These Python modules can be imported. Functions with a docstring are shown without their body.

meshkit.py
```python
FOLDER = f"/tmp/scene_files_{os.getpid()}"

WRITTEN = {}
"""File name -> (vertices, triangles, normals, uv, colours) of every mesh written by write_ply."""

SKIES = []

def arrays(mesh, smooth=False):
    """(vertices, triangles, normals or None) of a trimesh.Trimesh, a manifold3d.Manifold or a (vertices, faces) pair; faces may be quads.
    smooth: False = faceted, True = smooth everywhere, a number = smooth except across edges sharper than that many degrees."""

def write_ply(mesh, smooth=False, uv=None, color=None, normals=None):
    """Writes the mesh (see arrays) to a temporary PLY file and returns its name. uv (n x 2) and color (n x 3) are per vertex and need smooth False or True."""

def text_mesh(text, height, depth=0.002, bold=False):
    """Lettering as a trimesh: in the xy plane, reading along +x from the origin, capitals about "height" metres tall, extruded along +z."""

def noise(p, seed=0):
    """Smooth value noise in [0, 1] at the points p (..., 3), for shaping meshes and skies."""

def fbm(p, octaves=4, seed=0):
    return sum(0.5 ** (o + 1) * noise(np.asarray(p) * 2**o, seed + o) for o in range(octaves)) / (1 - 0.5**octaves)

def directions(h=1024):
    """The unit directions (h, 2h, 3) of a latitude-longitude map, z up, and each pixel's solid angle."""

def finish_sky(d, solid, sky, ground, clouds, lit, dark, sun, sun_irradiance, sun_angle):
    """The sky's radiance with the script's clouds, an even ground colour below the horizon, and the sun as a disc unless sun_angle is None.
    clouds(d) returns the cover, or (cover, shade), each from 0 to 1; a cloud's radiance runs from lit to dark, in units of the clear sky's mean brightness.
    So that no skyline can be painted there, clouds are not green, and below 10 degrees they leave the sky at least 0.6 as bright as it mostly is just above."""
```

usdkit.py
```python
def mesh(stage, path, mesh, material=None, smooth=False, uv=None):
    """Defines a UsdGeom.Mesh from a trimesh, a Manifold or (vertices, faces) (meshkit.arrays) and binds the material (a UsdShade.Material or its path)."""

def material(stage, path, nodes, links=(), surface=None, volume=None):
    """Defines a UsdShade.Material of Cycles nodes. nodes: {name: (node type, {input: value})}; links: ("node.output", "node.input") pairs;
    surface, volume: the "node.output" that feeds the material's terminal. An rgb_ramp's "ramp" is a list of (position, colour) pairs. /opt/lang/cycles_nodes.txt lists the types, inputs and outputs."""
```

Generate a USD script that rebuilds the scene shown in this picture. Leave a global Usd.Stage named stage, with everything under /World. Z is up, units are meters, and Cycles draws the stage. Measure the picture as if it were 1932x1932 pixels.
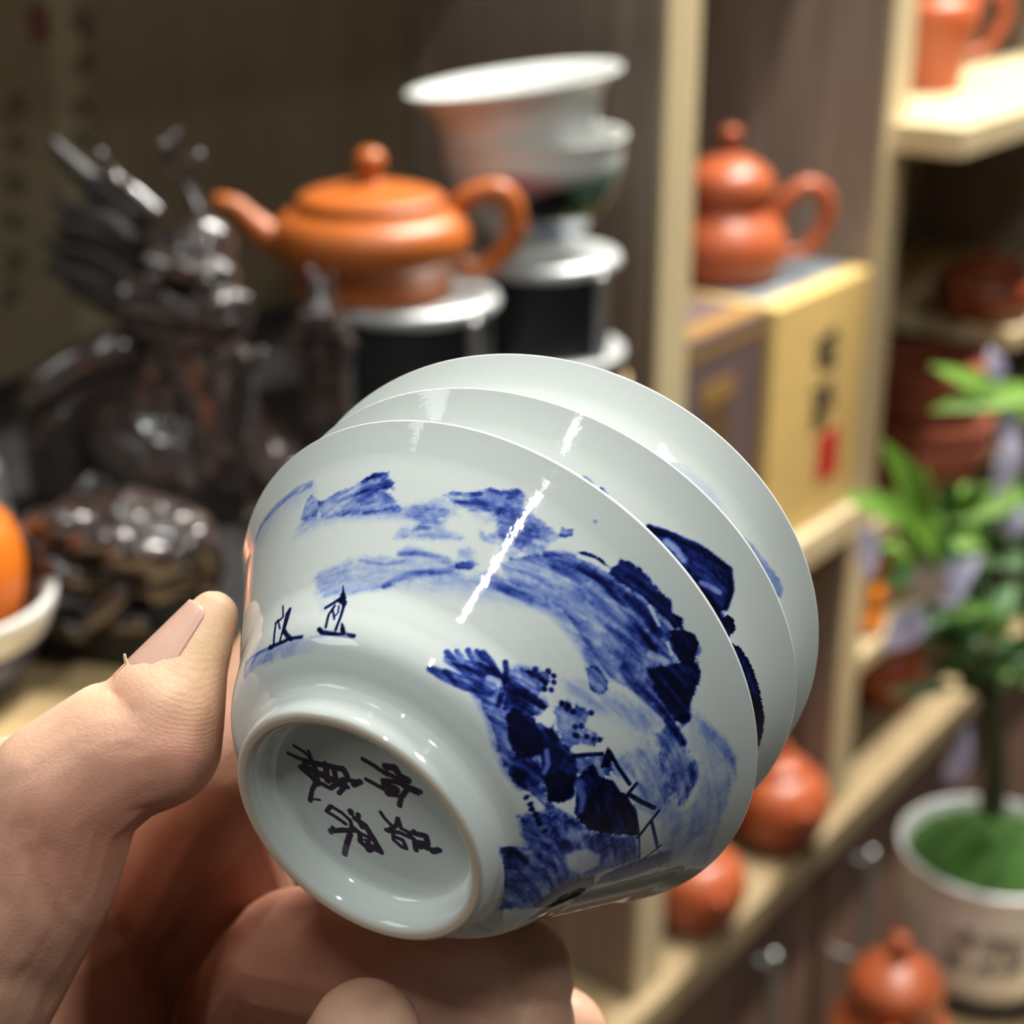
import math, random
import numpy as np, trimesh, manifold3d as m3, shapely
from shapely.geometry import Polygon, LineString
from scipy.interpolate import PchipInterpolator
import usdkit, meshkit
from pxr import Usd, UsdGeom, UsdLux, UsdShade, Gf, Sdf, Vt

stage = Usd.Stage.CreateInMemory()
UsdGeom.SetStageUpAxis(stage, 'Z'); UsdGeom.SetStageMetersPerUnit(stage, 1.0)
UsdGeom.Xform.Define(stage, '/World')
RNG = np.random.default_rng(7)

# ------------------------------------------------------------------ camera, light, exposure
PITCH = math.radians(21.8); CAM = np.array([0, 0, 1.25]); FPX = 3000.0
FWD = np.array([0, math.cos(PITCH), -math.sin(PITCH)]); DOWN = np.array([0, -math.sin(PITCH), -math.cos(PITCH)]); RIGHT = np.array([1.0, 0, 0])
cam = UsdGeom.Camera.Define(stage, '/World/camera')
cam.AddTranslateOp().Set(Gf.Vec3d(*CAM)); cam.AddRotateXOp().Set(90 - math.degrees(PITCH))
cam.CreateHorizontalApertureAttr(36.0); cam.CreateFocalLengthAttr(36.0 * FPX / 1932)
cam.CreateFStopAttr(36.0 * FPX / 1932 / 2.7); cam.CreateFocusDistanceAttr(0.166)
cam.CreateClippingRangeAttr(Gf.Vec2f(0.01, 100)); cam.CreateExposureAttr(0.0)

def light_rect(name, p0, p1, width, power, color, down=(0, 0, -1)):
    """A tube or an added fill panel: a rectangle from p0 to p1 that shines along `down`."""
    p0, p1 = np.array(p0, float), np.array(p1, float); x = p1 - p0; ln = np.linalg.norm(x); x /= ln
    z = -np.array(down, float); z -= x * (z @ x); z /= np.linalg.norm(z); y = np.cross(z, x)
    l = UsdLux.RectLight.Define(stage, '/World/' + name)
    M = Gf.Matrix4d(1.0)
    for r, v in enumerate((x, y, z, (p0 + p1) / 2)):
        for q in range(3): M[r, q] = float(v[q])
    l.AddTransformOp().Set(M)
    l.CreateWidthAttr(float(ln)); l.CreateHeightAttr(width); l.CreateIntensityAttr(power); l.CreateColorAttr(Gf.Vec3f(*color))
    return l
dome = UsdLux.DomeLight.Define(stage, '/World/dome_light'); dome.CreateIntensityAttr(0.015); dome.CreateColorAttr(Gf.Vec3f(1.0, 0.95, 0.88))
light_rect('ceiling_tube', (-0.20, -0.65, 2.3), (-0.085, -0.43, 2.3), 0.02, 390.0, (0.96, 1.0, 0.98))
light_rect('overhead_fill', (-0.30, 0.28, 2.35), (-0.10, 0.28, 2.35), 0.2, 11.0, (0.96, 1.0, 0.97))  # added fill light above the hand and cups, no fixture of the shop
light_rect('right_fill', (0.66, -0.20, 2.3), (0.88, -0.20, 2.3), 0.22, 40.0, (0.96, 1.0, 0.97), (-0.6, 0.3, -0.75))  # added fill for the right cup walls, placed where the glaze mirrors nothing
light_rect('left_fill', (-2.4, -0.7, 2.45), (-2.0, 0.2, 2.45), 1.0, 4.5, (0.96, 1.0, 0.97), (0.85, 0.15, -0.5))  # added fill for the left cup wall and thumb, not a shop lamp
light_rect('display_tube', (0.28, 0.63, 2.3), (1.0, 1.68, 2.3), 0.05, 400.0, (1.0, 0.96, 0.89))

# ------------------------------------------------------------------ helpers
def at(px, py, depth):
    """The world point that lies `depth` metres along the view axis where the lens maps it to (px, py)."""
    return CAM + depth * (FWD + (px - 966) / FPX * RIGHT + (py - 966) / FPX * DOWN)
CO = np.array([0.0823, 0.88]); CU = np.array([0.602, 0.799]); CW = np.array([-0.799, 0.602]); CROT = math.degrees(math.atan2(0.799, 0.602))
def cab(u, w, z): p = CO + u * CU + w * CW; return (float(p[0]), float(p[1]), float(z))
USED = {}
def numbered(parent, name):
    k = USED.setdefault(parent, {}); n = k.get(name, -1) + 1; k[name] = n
    return f'{parent}/{name}' + (f'_{n:03d}' if n else '')
def data(prim, **kw):
    for k, v in kw.items():
        if v: prim.SetCustomDataByKey(k, v)
def thing(name, label, category, loc=(0, 0, 0), rotz=0.0, group=None, basis=None, kind=None):
    path = numbered('/World', name); x = UsdGeom.Xform.Define(stage, path)
    if basis is not None:
        M = Gf.Matrix4d(1.0); B = np.array(basis, float)   # columns are the local axes
        for r in range(3):
            for q in range(3): M[r, q] = float(B[q, r])
        for q in range(3): M[3, q] = float(loc[q])
        x.AddTransformOp().Set(M)
    else:
        x.AddTranslateOp().Set(Gf.Vec3d(*map(float, loc))); x.AddRotateZOp().Set(float(rotz))
    data(x.GetPrim(), label=label, category=category, group=group, kind=kind)
    return path
def part(parent, name, mesh, mat, label=None, smooth=35, color=None, kind=None, cname='paint'):
    path = numbered(parent, name)
    m = usdkit.mesh(stage, path, mesh, mat, smooth=smooth)
    if color is not None:
        UsdGeom.PrimvarsAPI(m).CreatePrimvar(cname, Sdf.ValueTypeNames.Color3fArray, 'vertex').Set(Vt.Vec3fArray.FromNumpy(np.asarray(color, np.float32)))
    data(m.GetPrim(), label=label, kind=kind)
    return path
def place(path, loc=(0, 0, 0), rotz=0):
    x = UsdGeom.Xformable(stage.GetPrimAtPath(path)); x.AddTranslateOp().Set(Gf.Vec3d(*map(float, loc))); x.AddRotateZOp().Set(float(rotz))
def structure(name, mesh, mat):
    path = part('/World', name, mesh, mat, smooth=False); data(stage.GetPrimAtPath(path), kind='structure'); return path
def cat(*ms): return trimesh.util.concatenate([m for m in ms])
def tm(man):
    m = man.to_mesh(); return trimesh.Trimesh(m.vert_properties[:, :3], m.tri_verts, process=False)
def ball(c, r, seg=16): return m3.Manifold.sphere(float(r), seg).translate(tuple(map(float, c)))
def rbox(x0, x1, y0, y1, z0, z1, r=0.0012):
    r = min(r, (x1 - x0) / 2.2, (y1 - y0) / 2.2, (z1 - z0) / 2.2)
    return tm(m3.Manifold.batch_hull([ball((x, y, z), r, 8) for x in (x0 + r, x1 - r) for y in (y0 + r, y1 - r) for z in (z0 + r, z1 - r)]))
def lathe(pts, n=64, scale=0.001):
    """A profile of (radius, height) pairs, in millimetres, turned about z."""
    p = np.array(pts, float) * scale; p[:, 0] = np.maximum(p[:, 0], 1e-6)
    m = trimesh.creation.revolve(p, sections=n); trimesh.repair.fix_normals(m); return m
def fine(pts, k=4):
    """Smooths a lathe profile by arc length (monotone cubic)."""
    p = np.array(pts, float); s = np.r_[0, np.cumsum(np.linalg.norm(np.diff(p, axis=0), axis=1) + 1e-9)]
    q = np.unique(np.concatenate([np.linspace(s[i], s[i + 1], k + 1) for i in range(len(s) - 1)]))
    return np.c_[PchipInterpolator(s, p[:, 0])(q), PchipInterpolator(s, p[:, 1])(q)]
def spline(pts, n=40):
    p = np.array(pts, float); s = np.r_[0, np.cumsum(np.linalg.norm(np.diff(p[:, :3], axis=0), axis=1) + 1e-9)]
    q = np.linspace(0, s[-1], n); return np.stack([PchipInterpolator(s, p[:, k])(q) for k in range(p.shape[1])], 1)
def tube(pts, n=32, sides=16, caps=True):
    """Points with radii (x, y, z, r) as one smooth round tube with domed ends."""
    p = spline(pts, n); c, r = p[:, :3], p[:, 3].copy()
    t = np.gradient(c, axis=0); t /= np.linalg.norm(t, axis=1, keepdims=True) + 1e-12
    a = np.cross(t[0], [0.31, 0.2, 0.93]); a /= np.linalg.norm(a); fr = []
    for k in range(n):
        a = a - t[k] * (a @ t[k]); a /= np.linalg.norm(a); fr.append(a.copy())
    a = np.array(fr); b = np.cross(t, a); rows, cc = [], []
    if caps:
        for s in (0.0, 0.5, 0.85): rows.append((0, -math.sqrt(1 - s * s) * r[0], s * r[0] + 1e-7))
    for k in range(n): rows.append((k, 0, r[k]))
    if caps:
        for s in (0.85, 0.5, 0.0): rows.append((n - 1, math.sqrt(1 - s * s) * r[-1], s * r[-1] + 1e-7))
    ang = np.arange(sides) * 2 * np.pi / sides
    v = np.concatenate([c[k] + t[k] * o + rr * (np.cos(ang)[:, None] * a[k] + np.sin(ang)[:, None] * b[k]) for k, o, rr in rows])
    i, j = np.meshgrid(np.arange(len(rows) - 1), np.arange(sides), indexing='ij')
    q = np.stack([i * sides + j, i * sides + (j + 1) % sides, (i + 1) * sides + (j + 1) % sides, (i + 1) * sides + j], -1).reshape(-1, 4)
    return trimesh.Trimesh(v, np.vstack([q[:, [0, 1, 2]], q[:, [0, 2, 3]]]), process=False)
def chain(*balls, seg=20):
    """Tapered bones: hulls of neighbouring (x, y, z, r) balls."""
    return [m3.Manifold.batch_hull([ball(a[:3], a[3], seg), ball(b[:3], b[3], seg)]) for a, b in zip(balls, balls[1:])]
def blob(mans, edge, rounds=8, lamb=0.5):
    m = tm(m3.Manifold.batch_boolean(list(mans), m3.OpType.Add).refine_to_length(edge)); m.merge_vertices()
    trimesh.smoothing.filter_taubin(m, lamb=lamb, nu=lamb + 0.02, iterations=rounds); return m
def prism(poly, z0, z1):
    m = trimesh.creation.extrude_polygon(poly, z1 - z0, engine='earcut'); m.apply_translation((0, 0, z0)); return m
def srgb(r, g, b): return tuple(((c / 255) / 12.92 if c / 255 <= 0.04045 else ((c / 255 + 0.055) / 1.055) ** 2.4) for c in (r, g, b))

# ------------------------------------------------------------------ materials
LOOKS = '/World/Looks'
UsdGeom.Scope.Define(stage, LOOKS)
def plain(name, color, rough=0.5, metallic=0.0, vary=0.12, scale=60.0, bump=0.0, bscale=200.0, **kw):
    c = np.array(color)
    nodes = {'t': ('texture_coordinate', {}), 'n': ('noise_texture', {'scale': scale, 'detail': 4.0}),
             'r': ('rgb_ramp', {'ramp': [(0.25, tuple(c * (1 - vary))), (0.75, tuple(np.minimum(c * (1 + vary), 1)))]}),
             'p': ('principled_bsdf', {'roughness': rough, 'metallic': metallic, **kw})}
    links = [('t.object', 'n.vector'), ('n.fac', 'r.fac'), ('r.color', 'p.base_color')]
    if bump:
        nodes['bn'] = ('noise_texture', {'scale': bscale, 'detail': 3.0}); nodes['b'] = ('bump', {'strength': bump, 'distance': 0.001})
        links += [('t.object', 'bn.vector'), ('bn.fac', 'b.height'), ('b.normal', 'p.normal')]
    return usdkit.material(stage, f'{LOOKS}/{name}', nodes, links, surface='p.BSDF')
def grain(name, c0, c1, stretch=(90, 90, 4), rough=0.5, bump=0.15):
    """Wood grain that runs along the axis with the small scale."""
    return usdkit.material(stage, f'{LOOKS}/{name}', {
        't': ('texture_coordinate', {}), 'm': ('mapping', {'scale': stretch}),
        'n': ('noise_texture', {'scale': 1.0, 'detail': 5.0, 'roughness': 0.6, 'distortion': 0.3}),
        'r': ('rgb_ramp', {'ramp': [(0.3, c0), (0.7, c1)]}), 'b': ('bump', {'strength': bump, 'distance': 0.0006}),
        'p': ('principled_bsdf', {'roughness': rough})},
        [('t.object', 'm.vector'), ('m.vector', 'n.vector'), ('n.fac', 'r.fac'), ('r.color', 'p.base_color'), ('n.fac', 'b.height'), ('b.normal', 'p.normal')], surface='p.BSDF')
def painted(name, rough=0.05, wave=0.04, sss=0.0):
    """Glazed porcelain: colour from the mesh's own painted decoration under a clear, slightly wavy glaze."""
    return usdkit.material(stage, f'{LOOKS}/{name}', {
        'a': ('attribute', {'attribute': 'paint'}), 't': ('texture_coordinate', {}), 'n': ('noise_texture', {'scale': 900.0, 'detail': 2.0}),
        'b': ('bump', {'strength': wave, 'distance': 0.0004}),
        'p': ('principled_bsdf', {'roughness': rough, 'ior': 1.5, 'subsurface_weight': sss, 'subsurface_scale': 0.0012, 'subsurface_radius': (1.0, 0.95, 0.85)})},
        [('a.color', 'p.base_color'), ('t.object', 'n.vector'), ('n.fac', 'b.height'), ('b.normal', 'p.normal')], surface='p.BSDF')
M_glaze = painted('painted_glaze')
M_glaze_far = painted('painted_glaze_far', 0.12, 0.0)
M_white = plain('white_porcelain', (0.80, 0.82, 0.79), 0.08, vary=0.02)
M_clay = plain('orange_clay', srgb(184, 98, 40), 0.38, vary=0.08, scale=300, bump=0.05, bscale=1500)
M_clay_red = plain('red_clay', srgb(172, 86, 50), 0.36, vary=0.08, scale=300, bump=0.05, bscale=1500)
M_clay_brown = plain('brown_clay', srgb(128, 62, 36), 0.34, vary=0.1, scale=300)
M_terracotta = plain('terracotta_saucer', srgb(124, 60, 38), 0.6, vary=0.1, scale=100)
M_bronze = plain('dark_resin', srgb(58, 46, 42), 0.24, vary=0.35, scale=90, bump=0.3, bscale=260, specular_ior_level=0.7, coat_weight=1.0, coat_roughness=0.1)
M_mane = plain('matt_dark_resin', srgb(30, 25, 23), 0.5, vary=0.3, scale=90, bump=0.4, bscale=260)
M_steel = plain('brushed_steel', (0.62, 0.64, 0.63), 0.28, 0.9, vary=0.08, scale=400)
M_satin = plain('satin_silver', (0.66, 0.69, 0.68), 0.42, 0.55, vary=0.05)
M_black = plain('black_drum', srgb(34, 34, 36), 0.45, vary=0.2, scale=80)
M_slate = plain('black_slate', srgb(40, 39, 39), 0.45, vary=0.25, scale=120, bump=0.3, bscale=300)
M_edge = grain('pale_edge_wood', srgb(186, 166, 128), srgb(214, 196, 156), (60, 60, 4), 0.5)
M_table = grain('pale_table_wood', srgb(190, 160, 112), srgb(214, 186, 138), (6, 90, 90), 0.5)
M_lam = grain('brown_laminate', srgb(122, 106, 94), srgb(162, 145, 130), (130, 130, 5), 0.55)
M_counter = grain('counter_wood', srgb(142, 122, 90), srgb(170, 150, 114), (60, 60, 4), 0.5)
M_door = grain('brown_door', srgb(128, 96, 80), srgb(158, 124, 104), (70, 70, 5), 0.5)
M_back = grain('olive_back', srgb(104, 88, 66), srgb(118, 102, 78), (20, 20, 8), 0.7, 0.05)
M_floor = plain('grey_floor', srgb(70, 64, 58), 0.5, vary=0.15, scale=20)
M_paper = plain('scroll_paper', srgb(122, 108, 82), 0.9, vary=0.06, scale=40)
M_trim = plain('scroll_silk', srgb(140, 128, 100), 0.85, vary=0.05, scale=80)
M_ink = plain('black_ink', srgb(30, 30, 32), 0.7, vary=0.1)
M_scrollink = plain('faded_ink', srgb(82, 70, 52), 0.85, vary=0.1)
M_seal = plain('red_seal', srgb(96, 50, 40), 0.7, vary=0.1)
M_red = plain('red_print', srgb(204, 44, 40), 0.5, vary=0.05)
M_purple = plain('purple_carton', srgb(104, 84, 84), 0.5, vary=0.06, scale=200)
M_gold = plain('gold_print', srgb(186, 146, 84), 0.35, 0.4, vary=0.1, scale=400)
M_yellow = plain('yellow_carton', srgb(222, 188, 118), 0.42, vary=0.06, scale=60)
M_bluegrey = plain('blue_grey_card', srgb(120, 128, 134), 0.6, vary=0.05)
M_cobalt = plain('cobalt_glaze', srgb(36, 46, 98), 0.1, vary=0.1)
M_pot = plain('plant_pot_glaze', (0.74, 0.74, 0.75), 0.25, vary=0.06, scale=80)
M_greyink = plain('grey_ink', srgb(96, 96, 100), 0.4, vary=0.15)
M_moss = plain('green_moss', srgb(46, 82, 20), 0.95, vary=0.5, scale=200, bump=1.0, bscale=500)
M_stem = plain('plant_stem', srgb(58, 62, 34), 0.7, vary=0.2)
def leafy(name, color, trans):
    return usdkit.material(stage, f'{LOOKS}/{name}', {
        't': ('texture_coordinate', {}), 'n': ('noise_texture', {'scale': 60.0, 'detail': 3.0}),
        'r': ('rgb_ramp', {'ramp': [(0.3, tuple(np.array(color) * 0.8)), (0.7, tuple(np.minimum(np.array(color) * 1.15, 1)))]}),
        'p': ('principled_bsdf', {'roughness': 0.5}), 'l': ('translucent_bsdf', {}), 'x': ('mix_closure', {'fac': trans})},
        [('t.object', 'n.vector'), ('n.fac', 'r.fac'), ('r.color', 'p.base_color'), ('r.color', 'l.color'), ('p.BSDF', 'x.closure1'), ('l.BSDF', 'x.closure2')], surface='x.closure')
M_leaf = leafy('bright_leaf', srgb(130, 176, 66), 0.35)
M_leaf_dark = leafy('deep_leaf', srgb(84, 128, 72), 0.25)
M_lilac = leafy('lilac_petal', srgb(228, 224, 255), 0.5)
M_cream = leafy('cream_petal', srgb(226, 206, 190), 0.3)
M_skin = usdkit.material(stage, f'{LOOKS}/skin', {
    'a': ('attribute', {'attribute': 'paint'}), 'k': ('attribute', {'attribute': 'ridge'}), 't': ('texture_coordinate', {}),
    'n': ('noise_texture', {'scale': 160.0, 'detail': 4.0}), 'r': ('rgb_ramp', {'ramp': [(0.3, (0.88, 0.84, 0.82)), (0.7, (1.06, 1.06, 1.06))]}),
    'mx': ('mix_color', {'blend_type': 'multiply', 'fac': 1.0, 'use_clamp': False}),
    'ks': ('separate_color', {}), 'rw': ('math', {'math_type': 'multiply', 'value2': 2 * math.pi / 0.00056}), 'sn': ('math', {'math_type': 'sine'}),
    'wn': ('noise_texture', {'scale': 260.0, 'detail': 2.0}), 'wa': ('math', {'math_type': 'multiply', 'value2': 0.0011}), 'ad': ('math', {'math_type': 'add'}),
    'rm': ('math', {'math_type': 'multiply'}), 'rk': ('math', {'math_type': 'multiply', 'value2': 0.07}),
    'v': ('noise_texture', {'scale': 1600.0, 'detail': 4.0, 'roughness': 0.7, 'distortion': 1.0}), 'vk': ('math', {'math_type': 'multiply', 'value2': 0.8}),
    'hs': ('math', {'math_type': 'add'}), 'b': ('bump', {'strength': 0.55, 'distance': 0.00022}),
    'p': ('principled_bsdf', {'roughness': 0.46, 'subsurface_weight': 0.11, 'subsurface_scale': 0.0011, 'subsurface_radius': (1.0, 0.35, 0.2), 'specular_ior_level': 0.4})},
    [('t.object', 'n.vector'), ('n.fac', 'r.fac'), ('a.color', 'mx.a'), ('r.color', 'mx.b'), ('mx.result', 'p.base_color'),
     ('k.color', 'ks.color'), ('t.object', 'wn.vector'), ('wn.fac', 'wa.value1'), ('wa.value', 'ad.value1'), ('ks.r', 'ad.value2'), ('ad.value', 'rw.value1'), ('rw.value', 'sn.value1'),
     ('sn.value', 'rm.value1'), ('ks.g', 'rm.value2'), ('rm.value', 'rk.value1'), ('t.object', 'v.vector'), ('v.fac', 'vk.value1'),
     ('rk.value', 'hs.value1'), ('vk.value', 'hs.value2'), ('hs.value', 'b.height'), ('b.normal', 'p.normal')], surface='p.BSDF')
M_nail = plain('fingernail', srgb(234, 178, 156), 0.28, vary=0.05, scale=200, subsurface_weight=0.3, subsurface_scale=0.002, subsurface_radius=(1, 0.4, 0.3))
M_nailtip = plain('fingernail_edge', srgb(236, 214, 180), 0.35, vary=0.03)

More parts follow.
